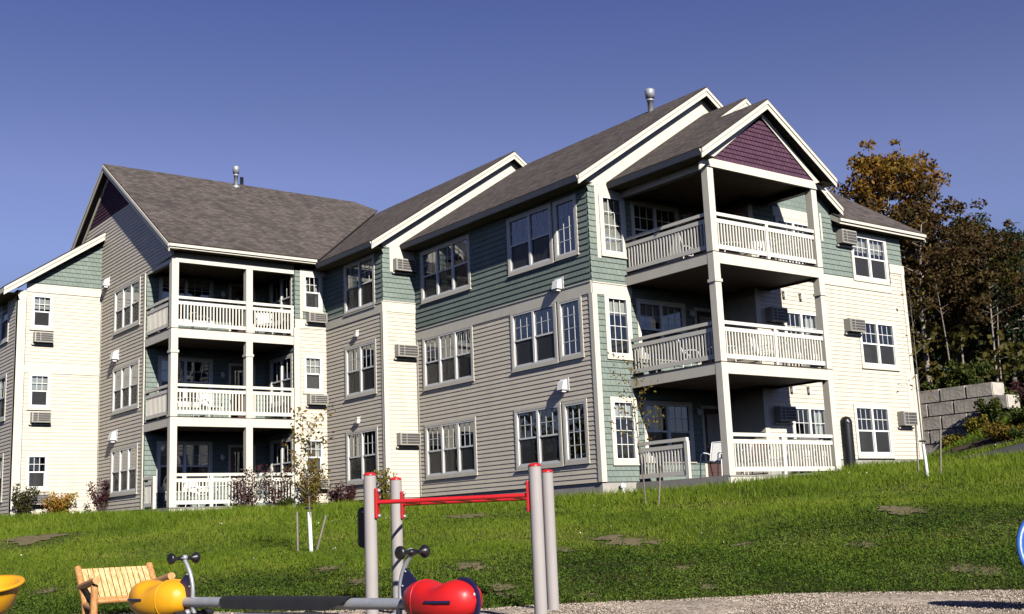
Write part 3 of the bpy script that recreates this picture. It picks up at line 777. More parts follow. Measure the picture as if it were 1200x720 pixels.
# R
ER = 8.08; rY = 5.0; rT = ER+(rY+1.8)*S
fas = [((8.9, -1.8, ER), (13.5, -1.8, ER), (0, .03, 0), .17, .052), ((8.9, -1.801, ER), (13.5, -1.801, ER), (0, -.05, 0), .09, .055)]
fas += rake((13.5, -1.8, ER), (13.5, rY, rT), (1, 0)) + rake((13.5, rY, rT), (13.5, 11.8, ER), (1, 0))
fas += [((8.9, -1.79, ER), (8.9, -1.46, ER+.2), (.03, 0, 0), .17, .052)]
roof([([(8.9, -1.8, ER), (13.5, -1.8, ER), (13.5, rY, rT), (8.9, rY, rT)], 'x'), ([(8.9, rY, rT), (13.5, rY, rT), (13.5, 11.8, ER), (8.9, 11.8, ER)], 'x')], fas,
     [[(8.9, -1.8, ER-.2), (13.5, -1.8, ER-.2), (13.5, -1.45, ER-.2), (8.9, -1.45, ER-.2)], [(12.5, -1.8, ER-.21), (13.5, -1.8, ER-.21), (13.5, rY, rT-.21), (12.5, rY, rT-.21)]])
mb = MB(); mb.poly([(12.5, -1.4, 7.9), (12.5, 11.4, 7.9), (12.5, 11.4, 8.1), (12.5, rY, rT-.25), (12.5, -1.4, 8.1)]); mb.build('gable_wall', M_siding, B)
# D (left wing)
dY0, dZ0, dY1, dZ1 = 12.46, 8.56, 19.2, 13.08; ds = (dZ1-dZ0)/(dY1-dY0)
fas = [((-7.2, dY0, dZ0), (-1.85, dY0, dZ0), (0, .03, 0), .15, .052), ((-7.2, dY0-.001, dZ0), (-1.82, dY0-.001, dZ0), (0, -.05, 0), .09, .055)]
fas += rake((-7.2, dY0, dZ0), (-7.2, dY1, dZ1), (-1, 0), .27) + rake((-7.2, dY1, dZ1), (-7.2, 25.95, dZ0), (-1, 0), .27)
roof([([(-7.2, dY0, dZ0), (-1.7, dY0, dZ0), (4.4, 18.55, dZ0+ds*(18.55-dY0)), (3.6, dY1, dZ1), (-7.2, dY1, dZ1)], 'x'), ([(-7.2, dY1, dZ1), (3.6, dY1, dZ1), (9, 25.95, dZ0), (-7.2, 25.95, dZ0)], 'x')], fas,
     [[(-7.2, dY0, dZ0-.2), (-1.8, dY0, dZ0-.2), (-1.8, 12.83, dZ0-.2), (-7.2, 12.83, dZ0-.2)],
      [(-7.2, dY0, dZ0-.23), (-6.9, dY0, dZ0-.23), (-6.9, dY1, dZ1-.23), (-7.2, dY1, dZ1-.23)], [(-7.2, 25.95, dZ0-.23), (-6.9, 25.95, dZ0-.23), (-6.9, dY1, dZ1-.23), (-7.2, dY1, dZ1-.23)]])
mb = MB()
for sg in (-1, 1):
    board(mb, (-6.945, 19.2+sg*6.4, 8.72-.04), (-6.945, 19.2, 13.0-.04), (.04, 0, 0), .2, .15)
mb.build('rake_board', M_trim, B)
# E (far left)
eX0, eZ0, eX1, eZ1 = -10.47, 8.14, -6.93, 10.56
fas = rake((eX0, 19.6, eZ0), (eX1, 19.6, eZ1), (0, -1), .27) + [((eX0, 19.61, eZ0), (eX0, 27, eZ0), (.03, 0, 0), .16, .052)]
roof([([(eX0, 19.6, eZ0), (eX0, 27, eZ0), (eX1, 27, eZ1), (eX1, 19.6, eZ1)], 'y')], fas,
     [[(eX0, 19.6, eZ0-.24), (eX0, 19.96, eZ0-.24), (eX1, 19.96, eZ1-.24), (eX1, 19.6, eZ1-.24)], [(eX0, 19.6, eZ0-.22), (-9.9, 19.6, eZ0-.22), (-9.9, 27, eZ0-.22), (eX0, 27, eZ0-.22)]])
mb = MB(); board(mb, (-9.93, 19.925, eZ0+.25), (eX1, 19.925, eZ1-.13), (0, .04, 0), .11, .13); mb.build('rake_board', M_trim, B)
# roof vents
def flue(x, y, z0, z1, r):
    mb = MB(); mb.lathe([(r, z0), (r, z1-.42), (r*1.25, z1-.42), (r*1.25, z1-.36), (r*.9, z1-.36), (r*.9, z1-.30), (r*1.6, z1-.30), (r*1.7, z1-.04), (r*1.2, z1), (0, z1)], (x, y, 0), 16)
    mb.lathe([(r*1.9, z0+.05), (r*1.9, z0+.12), (r*1.2, z0+.16), (r, z0+.17)], (x, y, 0), 16)
    return mb.build('roof_flue', M_galv, B)
flue(-1.98, 18.9, 12.75, 13.72, .078)
mb = MB(); mb.lathe([(.07, 12.8), (.07, 13.42), (0, 13.42)], (-1.55, 19.3, 0), 12); mb.build('plumbing_vent', M_black, B)
flue(4.75, 2.0, 11.7, 12.72, .095)

# ---- air conditioners, wall lamps and vent hoods
def air_con(P, u0, u1, z0, z1, dep=.26):
    mb = MB(); mb.fbox(P, u0-.05, u1+.05, z0-.09, z0-.04, .03, .09); mb.fbox(P, u0, u1, z0, z1, .02, dep)
    o = mb.build('air_conditioner', M_ac, B)
    g = MB(); a, b = u0+.03, u1-.03
    g.fbox(P, a, b, z0+.03, z1-.03, dep+.0005, dep+.004); g.build('grille', M_acgrille, o)
    l = MB()
    k = 4
    for i in range(k+1): z = z0+.03+(z1-z0-.06)*i/k; l.fbox(P, a, b, z-.006, z+.006, dep+.0045, dep+.010)
    for q in (a, a+(b-a)*.28, b): l.fbox(P, q-.010, q+.010, z0+.03, z1-.03, dep+.0165, dep+.02)
    l.build('louvre', M_ac, o)
for k in range(3):
    air_con(PB2, -.86, -.08, k*H+1.70, k*H+2.10)
    air_con(PD, -2.07, -1.36, k*H+.50, k*H+.84)
    air_con(PE, -9.33, -8.66, k*H+.41, k*H+.78)
air_con(PR, 9.10, 9.83, 7.30, 7.73); air_con(PR, 9.08, 9.83, 4.48, 4.88); air_con(PR, 11.38, 12.08, 1.60, 2.04)
for z in (7.0, 4.52, 1.62): air_con(PR, 5.42, 6.12, z, z+.42)
def vent_hood(P, u, z, w_=.24, h=.30, dep=.22):
    mb = MB()
    mb.fbox(P, u-w_*.8, u+w_*.8, z-h*.62, z+h*.62, .0, .03)
    a, b = u-w_/2, u+w_/2
    mb.hexa([P(a, z-h/2, .03), P(b, z-h/2, .03), P(b, z-h/2, dep), P(a, z-h/2, dep), P(a, z+h/2, .03), P(b, z+h/2, .03), P(b, z+h*.28, dep*.75), P(a, z+h*.28, dep*.75)])
    mb.fbox(P, u-w_*.3, u+w_*.3, z-h*.72, z-h*.5, .04, dep*.8)
    return mb.build('vent_hood', M_white, B)
vent_hood(PA, 1.36, 5.68); vent_hood(PA, 1.34, 2.80)
for z in (5.62, 2.72): vent_hood(PDl, 18.1, z, .3, .34)
vent_hood(PDl, 19.2, 8.52, .2, .3)
def wall_lamp(P, u, z, s_=1.0):
    mb = MB(); mb.fbox(P, u-.05*s_, u+.05*s_, z-.11*s_, z+.11*s_, .0, .03); mb.fbox(P, u-.07*s_, u+.07*s_, z+.02*s_, z+.07*s_, .03, .14*s_)
    o = mb.build('wall_lamp', M_trim, B)
    b = MB(); b.fbox(P, u-.055*s_, u+.055*s_, z-.14*s_, z+.018*s_, .04, .13*s_); b.build('lamp_shade', M_lampglass, o)
for z in (5.64, 2.70): wall_lamp(PB, 10.57, z)
for z in (5.45, 2.62):
    wall_lamp(PR, 6.28, z, .9); wall_lamp(PR, 7.05, z, .9)
# downpipes / utility box by the right corner
mb = MB(); mb.fbox(PR, 12.10, 12.36, 2.05, 3.35, .0, .02) ; mb.tube([(12.56, -1.52, .6), (12.56, -1.52, 3.3)], .03, 8); mb.build('utility_pipe', M_trim, B)
#==BUILDING_END

# ---- porches: decks, posts and railings
def railing(a, b, z, newels=(), bal=.115):
    """a, b: 2D ends of the rail's centre line"""
    a = np.array(a, float); b = np.array(b, float); Ln = np.linalg.norm(b-a); e = (b-a)/Ln; n = np.array([-e[1], e[0]])
    def P(u, zz, q=0.0): return (a[0]+e[0]*u+n[0]*q, a[1]+e[1]*u+n[1]*q, zz)
    mb = MB()
    mb.fbox(P, 0, Ln, z+.985, z+1.075, -.05, .05); mb.fbox(P, 0, Ln, z+.80, z+.91, -.028, .028); mb.fbox(P, 0, Ln, z+.09, z+.21, -.028, .028)
    o = mb.build('railing', M_rail, B)
    k = max(2, int(round(Ln/bal))); bb = MB()
    for i in range(1, k):
        u = Ln*i/k; bb.fbox(P, u-.021, u+.021, z+.21, z+.80, -.019, .019)
    bb.build('balusters', M_rail, o)
    if newels:
        nb = MB()
        for u in newels: nb.fbox(P, u-.055, u+.055, z+.002, z+.984, -.045, .045)
        nb.build('newel_post', M_rail, o)
    return o
def porch_post(x0, y0, w_, z0, z1, collar=True):
    mb = MB(); mb.box(x0, x0+w_, y0, y0+w_, z0, z1); o = mb.build('porch_post', M_trim, B, bevel=.008)
    if collar:
        c = MB(); c.box(x0-.025, x0+w_+.025, y0-.025, y0+w_+.025, 4.98, 5.06); c.build('collar', M_trim, o)
porch_post(1.264, -3.385, .225, -.0, 8.075); porch_post(5.54, -3.385, .225, -.0, 8.075)
porch_post(-6.933, 12.83, .235, -.0, 8.0); porch_post(-4.31, 12.83, .235, -.0, 8.0)
def deck(x0, x1, y0, y1, z, ins=.02):
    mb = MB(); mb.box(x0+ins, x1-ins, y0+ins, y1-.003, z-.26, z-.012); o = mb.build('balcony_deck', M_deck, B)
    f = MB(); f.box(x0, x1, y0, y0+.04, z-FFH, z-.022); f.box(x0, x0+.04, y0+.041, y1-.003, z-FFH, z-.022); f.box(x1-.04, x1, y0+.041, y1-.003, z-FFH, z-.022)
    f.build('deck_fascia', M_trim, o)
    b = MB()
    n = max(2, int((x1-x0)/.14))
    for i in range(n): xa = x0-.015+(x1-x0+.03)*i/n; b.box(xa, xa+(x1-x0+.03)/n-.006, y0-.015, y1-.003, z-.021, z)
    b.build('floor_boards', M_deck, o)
    return o
for k in (1, 2):
    deck(1.27, 5.755, -3.375, 0, k*H)
    deck(-6.925, -2.5, 12.84, 15.2, k*H)
# ground floor decks
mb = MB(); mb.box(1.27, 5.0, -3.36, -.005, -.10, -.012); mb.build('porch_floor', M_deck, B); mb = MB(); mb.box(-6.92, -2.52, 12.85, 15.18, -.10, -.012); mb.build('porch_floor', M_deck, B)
mb = MB(); mb.box(1.245, 5.78, -3.40, -.006, -.03, -.001); mb.build('porch_floor', M_skirt, B); mb = MB(); mb.box(-6.95, -2.5, 12.81, 15.18, -.03, -.001); mb.build('porch_floor', M_skirt, B)
mb = MB(); mb.box(1.29, 5.76, -3.38, -3.34, -.9, -.031); mb.build('deck_skirt', M_trim, B); mb = MB(); mb.box(-6.92, -2.5, 12.835, 12.87, -.9, -.031); mb.build('deck_skirt', M_trim, B)
mb = MB(); mb.box(1.238, 1.28, -3.36, -.006, -.9, -.031); mb.build('deck_skirt', M_skirt, B); mb = MB(); mb.box(-6.957, -6.91, 12.88, 15.18, -.9, -.031); mb.build('deck_skirt', M_skirt, B)
for k in (0, 1, 2):
    z = k*H
    railing((1.489, -3.30), (5.54, -3.30), z, (2.03,) if k else (1.98,))
    if k: railing((1.36, -.02), (1.36, -3.16), z)
    else: railing((1.36, -.02), (1.36, -1.90), z, (1.85,))
    railing((5.67, -3.16), (5.67, -1.47), z)
    railing((-6.698, 12.92), (-4.31, 12.92), z, (1.2,) if k == 0 else ()); railing((-4.075, 12.92), (-2.50, 12.92), z, (1.52,))
    if k: railing((-6.85, 15.28), (-6.85, 13.07), z)
    else: railing((-6.85, 15.28), (-6.85, 14.35), z, (.88,))
mb = MB(); mb.box(-6.933, -2.52, 12.83, 13.0, 8.0, 8.16); mb.box(-6.90, -6.72, 13.001, 15.29, 8.0, 8.14); mb.build('porch_beam', M_trim, B)
mb = MB(); mb.box(-6.92, -2.5, 12.86, 12.9, 8.161, 8.37); mb.build('frieze_board', M_soffit, B)
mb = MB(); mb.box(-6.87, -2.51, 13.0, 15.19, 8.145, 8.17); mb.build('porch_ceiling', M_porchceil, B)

# ------------------------------------------------------------------ porch furniture
def patio_chair(name, loc, rz, label, sling, frame, group='patio chairs on the porches'):
    t = thing(name, loc, rz, label, 'chair', group)
    s_ = MB(); s_.hexa([(-.23, -.24, .40), (.23, -.24, .40), (.23, .22, .37), (-.23, .22, .37), (-.23, -.24, .425), (.23, -.24, .425), (.23, .22, .395), (-.23, .22, .395)]); s_.build('seat', sling, t)
    b = MB(); b.hexa([(-.22, .20, .42), (.22, .20, .42), (.22, .225, .42), (-.22, .225, .42), (-.22, .38, .92), (.22, .38, .92), (.22, .405, .92), (-.22, .405, .92)]); b.build('backrest', sling, t)
    for sx in (-1, 1):
        x = .26*sx
        m = MB(); m.tube([(x, -.30, .015), (x, -.26, .42), (x, -.22, .60), (x, -.10, .655), (x, .12, .645), (x, .28, .60)], .016, 8); m.build('arm', frame, t)
        m = MB(); m.tube([(x, .34, .015), (x, .22, .40), (x, .30, .66), (x, .40, .94)], .016, 8); m.build('leg', frame, t)
        m = MB(); m.tube([(x, -.26, .405), (x, .23, .385)], .014, 8); m.build('seat_rail', frame, t)
    m = MB(); m.tube([(-.26, .40, .94), (.26, .40, .94)], .016, 8); m.build('top_rail', frame, t)
    return t
ch0 = patio_chair('patio_chair', (1.95, -2.25, 0), -1.35, 'white mesh patio chair by the open end of the ground floor right porch', M_white, M_chair)
patio_chair('patio_chair', (2.05, -2.85, 0), -1.1, 'white framed patio chair with teal sling, ground floor right porch beside the post', M_teal, M_chair)
patio_chair('patio_chair', (3.1, -2.7, 0), -1.2, 'white framed chair with maroon sling, ground floor right porch behind the post', M_maroon, M_chair)
copy_tree(ch0, (2.5, -1.0, H), 1.3, 'white patio chair on the middle right porch near the wall')
copy_tree(ch0, (4.1, -2.5, H), .4, 'white patio chair on the middle right porch behind the front railing')
copy_tree(ch0, (4.6, -2.4, 2*H), -.5, 'white patio chair on the top right porch behind the front railing')
copy_tree(ch0, (2.3, -1.2, 2*H), 1.8, 'white patio chair on the top right porch near the wall')
copy_tree(ch0, (-5.2, 13.7, H), .2, 'white patio chair on the middle left porch, left of the middle post')
copy_tree(ch0, (-3.3, 13.6, 2*H), -.3, 'white patio chair on the top left porch, right of the middle post')
copy_tree(ch0, (-5.6, 13.7, 0), .35, 'white patio chair on the ground floor left porch, left of the middle post')
def patio_table(loc, label):
    t = thing('patio_table', loc, 0, label, 'table', 'round tables on the porches')
    m = MB(); m.lathe([(0, .68), (.42, .68), (.44, .695), (.42, .71), (0, .71)], n=24); m.build('table_top', M_chair, t)
    for k in range(4):
        a = k*math.pi/2+.5; m = MB(); m.tube([(.33*math.cos(a), .33*math.sin(a), .68), (.38*math.cos(a), .38*math.sin(a), .01)], .018, 8); m.build('leg', M_chair, t)
    return t
pt = patio_table((-4.6, 14.0, 0), 'round white table on the ground floor left porch')
copy_tree(pt, (-6.0, 14.0, H), 0, 'round white table on the middle left porch'); copy_tree(pt, (3.3, -1.6, H), 0, 'round white table on the middle right porch')
copy_tree(pt, (3.5, -1.9, 2*H), 0, 'round white table on the top right porch'); copy_tree(pt, (-5.5, 13.9, 2*H), 0, 'round white table on the top left porch')
# grill at the open end of the left porch
t = thing('gas_grill', (-6.45, 13.75, 0), 1.4, 'black covered gas grill in the open end of the ground floor left porch', 'grill')
m = MB()
for i in range(9):
    pass
m.lathe([(0, 1.12), (.12, 1.11), (.24, 1.04), (.30, .92), (.31, .80)], n=16); m.build('lid', M_black, t)
m = MB(); m.hexa([(-.3, -.26, .55), (.3, -.26, .55), (.3, .26, .55), (-.3, .26, .55), (-.33, -.29, .80), (.33, -.29, .80), (.33, .29, .80), (-.33, .29, .80)]); m.build('firebox', M_black, t)
for sx in (-1, 1):
    m = MB(); m.tube([(.26*sx, -.22, .55), (.28*sx, -.24, .0)], .02, 8); m.tube([(.26*sx, .22, .55), (.28*sx, .24, .0)], .02, 8); m.build('leg', M_black, t)
    m = MB(); m.box(.34*sx-.0 if sx > 0 else -.62, .62 if sx > 0 else -.34, -.2, .2, .76, .79); m.build('side_shelf', M_galv, t)
m = MB(); m.box(-.26, .26, -.2, .2, .14, .17); m.build('bottom_shelf', M_galv, t)

# ------------------------------------------------------------------ black round-topped post by the right wing
bp_ = on_ground(993.5, 553, 25, 60)
px_, py_ = 7.6, -2.3
t = thing('bollard', (px_, py_, gz(px_, py_)), 0, 'tall black round topped bollard standing against the cream right wing wall', 'bollard')
m = MB(); m.lathe([(.175, -.1), (.175, 1.40), (.168, 1.46), (.14, 1.52), (.08, 1.57), (0, 1.59)], n=24); m.build('bollard_body', M_black, t)
m = MB(); m.sphere((-.10, -.165, 1.40), .028); m.build('bolt', M_galv, t)

# ------------------------------------------------------------------ retaining wall of cast blocks
t = thing('retaining_wall', (22.0, 0, 0), 0, 'retaining wall of big grey concrete blocks stacked dry beside the right wing', 'retaining wall')
BH, BLn = .56, 1.18
for c in range(6):
    z = 3.80 - BH*(c+1)
    y = [1.35, .76, 1.35, .76, 1.35, .76][c]
    first = True
    for i in range(7 if c < 3 else 6):
        ln = BLn
        bm = bmesh.new(); bmesh.ops.create_cube(bm, size=1)
        bmesh.ops.scale(bm, vec=(.9, ln-.016, BH-.014), verts=bm.verts)
        bmesh.ops.bevel(bm, geom=list(bm.edges), offset=.035, segments=2, affect='EDGES')
        me = bpy.data.meshes.new('block'); bm.to_mesh(me); bm.free(); me.materials.append(M_block)
        o = bpy.data.objects.new('block', me); o.location = (.45 + rng.uniform(-.012, .012) + c*0.0 - .03*(c), y + ln/2, z + BH/2); o.rotation_euler = (0, 0, rng.uniform(-.008, .008)); link(o, t)
        y += ln

# ------------------------------------------------------------------ asphalt path and mulch on the right
def ribbon(name, pts, mat, lift, kind='structure'):
    V = []; F = []
    for i, (l, r) in enumerate(pts):
        for q in range(9):
            f = q/8; X = l[0]*(1-f)+r[0]*f; Y = l[1]*(1-f)+r[1]*f; V.append((X, Y, gz(X, Y)+lift))
    for i in range(len(pts)-1):
        for q in range(8): F.append((i*9+q, i*9+q+1, (i+1)*9+q+1, (i+1)*9+q))
    o = np_obj(name, np.array(V), np.array(F), mat, None, True); props(o, kind=kind); return o
PATH = []
for (a, b) in [((1122, 538.5), (1128, 537.2)), ((1140, 538), (1148, 533.5)), ((1160, 537.2), (1164, 530)), ((1180, 535), (1180, 526.5)), ((1200, 532), (1200, 521)), ((1230, 528), (1230, 514)), ((1270, 520), (1270, 505))]:
    pa, pb = on_ground(*a, 20, 90), on_ground(*b, 20, 90); PATH.append((pa[:2], pb[:2]))
dense = []
for i in range(len(PATH)-1):
    for q in range(6):
        f = q/6; dense.append((PATH[i][0]*(1-f)+PATH[i+1][0]*f, PATH[i][1]*(1-f)+PATH[i+1][1]*f))
ribbon('asphalt_path', dense, M_asphalt, .05)
BED = []
for (a, b) in [((1116, 531), (1116, 527)), ((1140, 529), (1140, 521)), ((1168, 524), (1168, 510)), ((1200, 517), (1200, 500)), ((1240, 505), (1240, 490))]:
    pa, pb = on_ground(*a, 20, 90), on_ground(*b, 20, 90); BED.append((pa[:2], pb[:2]))
bed = []
for i in range(len(BED)-1):
    for q in range(6):
        f = q/6; bed.append((BED[i][0]*(1-f)+BED[i+1][0]*f, BED[i][1]*(1-f)+BED[i+1][1]*f))
ribbon('mulch_ground', bed, M_mulch, .04)
#==OBJ_END

# ------------------------------------------------------------------ playground
YAW = math.atan2(FW[0], FW[1])
def on_gravel(px, py):
    v = ray(px, py); tt = (GZ - CAM[2])/v[2]; return CAM + v*tt
def at_depth(px, py, dep): return CAM + ray(px, py)*dep
# overhead ladder
pFL = at_depth(434.7, 640, 12.55); pRL = at_depth(465.5, 640, 13.8); pFR = at_depth(630.5, 640, 12.15); pRR = at_depth(645, 640, 13.45)
t = thing('overhead_ladder', (float(pFL[0]), float(pFL[1]), GZ), 0, 'low red overhead ladder between four beige posts in the gravel', 'climbing frame')
org = np.array([pFL[0], pFL[1], GZ])
loc = {k: (v - org)[:2] for k, v in dict(FL=pFL, RL=pRL, FR=pFR, RR=pRR).items()}
for k, q in loc.items():
    h = {'FL': 1.575, 'RL': 1.57, 'FR': 1.58, 'RR': 1.57}[k]; r = .069
    m = MB(); m.lathe([(r, -.3), (r, h-.02)], (q[0], q[1], 0), 24); po = m.build('post', M_post, t)
    m = MB(); m.lathe([(r+.002, h-.016), (r+.002, h-.004), (r*.8, h+.010), (r*.45, h+.018), (0, h+.02)], (q[0], q[1], 0), 24); m.build('post_cap', M_red, po)
def inner(a, b):  # unit vector from post a to post b
    v = loc[b]-loc[a]; return v/np.linalg.norm(v)
RZ = 1.268
for a, b in (('FL', 'FR'), ('RL', 'RR')):
    e = inner(a, b); p0 = loc[a]+e*.075; p1 = loc[b]-e*.075
    m = MB(); m.tube([(*p0, RZ), (*p1, RZ)], .024, 12); m.build('rail', M_red, t)
    for q, sg in ((loc[a], 1), (loc[b], -1)):
        c = q + e*sg*.078; n = np.array([-e[1], e[0]])
        m = MB()
        P = lambda u, z, w_: (c[0]+n[0]*u+e[0]*w_*sg, c[1]+n[1]*u+e[1]*w_*sg, z)
        m.fbox(P, -.05, .05, RZ-.17, RZ+.15, -.012, .014); bo = m.build('bracket', M_red, t, bevel=.006)
        for z in (RZ-.145, RZ+.125):
            m = MB(); m.sphere(P(0, z, .022), .021); m.build('bolt', M_galv, bo)
e = inner('FL', 'FR')
for i in range(5):
    f = (i+.7)/5.4
    a = (loc['FL']+e*.075)*(1-f) + (loc['FR']-e*.075)*f; b = (loc['RL']+e*.075)*(1-f) + (loc['RR']-e*.075)*f
    m = MB(); m.tube([(*a, RZ), (*b, RZ)], .018, 10); m.build('rung', M_red, t)
# black grip pad behind the front left post
q = at_depth(425.5, 618, 12.75) - org
m = MB()
prof = [(-.045, 0.0), (.045, 0.0)]
VV = []; n = 14
for sgn in (0, 1):
    for i in range(2*n):
        if i < n: a = math.pi*(i/(n-1)); u, z = .062*math.cos(a), .16+.055*math.sin(a)
        else: a = math.pi+math.pi*((i-n)/(n-1)); u, z = .062*math.cos(a), -.17+.055*math.sin(a)
        VV.append((q[0]+RT[0]*u+FW[0]*(sgn*.05), q[1]+RT[1]*u+FW[1]*(sgn*.05), q[2]+z))
k = 2*n
m.add(VV, [tuple(range(k))[::-1], tuple(range(k, 2*k))] + [(i, (i+1) % k, k+(i+1) % k, k+i) for i in range(k)])
go = m.build('grip_pad', M_black, t, bevel=.008)
m = MB(); m.sphere((q[0]-FW[0]*.004, q[1]-FW[1]*.004, q[2]+.165), .013); m.build('bolt', M_galv, go)

# seesaw
SL = np.array([-16.68, -12.80]); SR = np.array([-15.98, -15.60]); mid = (SL+SR)/2; ax = SR-SL; HL = np.linalg.norm(ax)/2; ang = math.atan2(ax[1], ax[0])
t = thing('seesaw', (float(mid[0]), float(mid[1]), GZ), ang, 'grey steel seesaw with a yellow and a red beetle shaped seat', 'seesaw')
BZ = .385
m = MB(); m.tube([(-HL-.05, 0, BZ), (-HL*.42, 0, BZ)], .046, 16); m.tube([(HL*.42, 0, BZ), (HL+.05, 0, BZ)], .046, 16); m.tube([(-HL*.5, 0, BZ-.005), (HL*.5, 0, BZ-.005)], .04, 16); m.build('beam', M_galv, t)
m = MB()
n = 14; pr_ = []
for i in range(n+1):
    a = math.pi*(i/n); pr_.append((.085*math.cos(a), .040*math.sin(a)))
vs = [(-HL*.58, y, BZ+z+.02) for y, z in pr_]+[(HL*.56, y, BZ+z+.02) for y, z in pr_]
vs += [(-HL*.58+.05, y*1.15, BZ-.05) for y in (.085, -.085)]+[(HL*.56-.22, y*1.15, BZ-.05) for y in (.085, -.085)]
m.add(vs, [(i, i+1, n+1+i+1, n+1+i) for i in range(n)], True); m.add([vs[0], vs[n+1], vs[2*n+4], vs[2*n+2]], [(0, 1, 2, 3)]); m.add([vs[n], vs[2*n+1], vs[2*n+5], vs[2*n+3]], [(0, 1, 2, 3)])
m.build('pivot_cover', M_rubber, t)
m = MB(); m.box(-HL*.42, HL*.36, -.10, .10, BZ-.125, BZ-.085); m.box(-.16, .16, -.115, .115, BZ-.20, BZ-.126); m.tube([(0, 0, BZ-.2), (0, 0, -.2)], .057, 14); m.build('pivot_stand', M_galv, t)
m = MB()
for x in (-.1, 0, .1): m.sphere((x, -.118, BZ-.155), .016)
m.build('bolt', M_galv, t)
def beetle(sg, body, sc, spot):
    x0 = sg*(HL-.02); Lb = .72*sc
    n = 26; mm = 20; vs = []; fs = []
    for i in range(n+1):
        f = i/n; u = f*Lb; k = max(0., 1-(2*f-1)**2)
        wd = .20*sc*k**.42 + .002
        top = .178*k**.36 - .070*math.exp(-((f-.50)/.15)**2); bot = -.175*k**.42
        for j in range(mm):
            a = 2*math.pi*j/mm; cy, cz_ = math.cos(a), math.sin(a)
            y = wd*math.copysign(abs(cy)**.85, cy)
            z = (top if cz_ > 0 else -bot)*math.copysign(abs(cz_)**.85, cz_)*sc
            vs.append((x0+sg*u, y, BZ+.03+z))
    for i in range(n):
        for j in range(mm): fs.append((i*mm+j, i*mm+(j+1) % mm, (i+1)*mm+(j+1) % mm, (i+1)*mm+j))
    b = MB(); b.add(vs, fs, True); b.add(vs[:mm], [tuple(range(mm))]); b.add(vs[-mm:], [tuple(range(mm))])
    bo = b.build('beetle_seat', body, t, fix=True)
    # moulded seam round the body
    s_ = MB(); i = int(n*.30); s_.tube([Vector(v) for v in vs[i*mm:(i+1)*mm]]+[Vector(vs[i*mm])], .006, 6, False); s_.build('seam', body, bo)
    # flat plate in the axial plane round the outer end: the head, with eye bolts
    hp = []
    for i in range(13):
        q = math.radians((112 if sg > 0 else 48) - (205 if sg > 0 else 150)*i/12); hp.append((x0+sg*(Lb*.82+.178*math.cos(q)*.85), BZ+.02+.185*math.sin(q)))
    hp += [(x0+sg*Lb*.55, BZ-.05)]
    kk = len(hp); pv = [(x_, -.012, z_) for x_, z_ in hp]+[(x_, .012, z_) for x_, z_ in hp]
    h = MB(); h.add(pv, [tuple(range(kk)), tuple(range(kk, 2*kk))[::-1]]+[(i, kk+i, kk+(i+1) % kk, (i+1) % kk) for i in range(kk)])
    ho = h.build('head_plate', spot, t, fix=True)
    for s2 in (-1, 1):
        e_ = MB(); e_.sphere((x0+sg*(Lb*.82+.10), s2*.014, BZ+.075), .018); e_.build('eye', M_chair, ho)
    sl = MB()
    for s2 in (-1, 1): sl.tube([(x0+sg*Lb*.50, s2*.199*sc, BZ+.03), (x0+sg*Lb*.66, s2*.196*sc, BZ+.03), (x0+sg*Lb*.82, s2*.170*sc, BZ+.03)], .012, 8)
    sl.build('hand_slot', M_navy, bo)
    # handlebar on a curved pipe, with a navy fin between pipe and body
    pts = []
    for i in range(11):
        f = i/10; pts.append((x0 - sg*.08 + sg*(.0 - .03*math.sin(f*math.pi*.6) + .17*f*f), 0, BZ+.03+.37*f))
    p = MB(); p.tube(pts, .019, 12); po = p.build('handle_pipe', M_galv, t)
    fn = MB(); a = pts[1:8]; fv = [Vector(q)+Vector((0, -.008, 0)) for q in a]+[Vector((x0+sg*Lb*.2, -.008, BZ+.14)), Vector((x0+sg*.05, -.008, BZ+.03))]
    k = len(fv); fv2 = [v+Vector((0, .016, 0)) for v in fv]
    fn.add(fv+fv2, [tuple(range(k)), tuple(range(k, 2*k))[::-1]]+[(i, k+i, k+(i+1) % k, (i+1) % k) for i in range(k)]); fno = fn.build('fin_panel', M_navy, t)
    bt = MB()
    for q in (2, 5): bt.sphere((a[q][0]+sg*.035, -.012, a[q][2]), .009); bt.sphere((a[q][0]+sg*.035, .012, a[q][2]), .009)
    bt.build('bolt', M_galv, fno)
    tip = Vector(pts[-1])
    hb_ = MB(); hb_.lathe([(0, -.165), (.035, -.163), (.052, -.15), (.054, -.135), (.04, -.11), (.018, -.085), (.018, -.03), (.026, -.025), (.026, .025), (.018, .03), (.018, .085), (.04, .11), (.054, .135), (.052, .15), (.035, .163), (0, .165)], tuple(tip), 18, 'y')
    hb_.build('handlebar', M_black, t)
    c_ = MB(); c_.sphere(tuple(tip+Vector((-sg*.02, 0, .006))), .028); c_.build('clamp', M_galv, po)
    # foot rest and rubber bumper
    f_ = MB(); f_.tube([(x0-sg*.10, -.20, BZ-.10), (x0-sg*.10, .20, BZ-.10)], .017, 10)
    for s2 in (-1, 1): f_.tube([(x0-sg*.10, s2*.10, BZ-.10), (x0-sg*.10, s2*.21, BZ-.10)], .027, 10)
    f_.build('foot_rest', M_rubber, t)
    s3 = MB(); s3.tube([(x0-sg*.10, 0, BZ-.02), (x0-sg*.10, 0, BZ-.10)], .026, 10); s3.sphere((x0-sg*.10, -.07, BZ-.09), .03); s3.build('foot_rest_bracket', M_galv, t)
    bu = MB(); bu.lathe([(0, BZ-.30), (.06, BZ-.30), (.075, BZ-.27), (.07, BZ-.15), (.05, BZ-.10)], (x0+sg*Lb*.5, 0, 0), 16); bu.build('bumper', M_rubber, t)
beetle(1, M_redplastic, 1.0, M_navy); beetle(-1, M_yellow, 1.12, M_black)

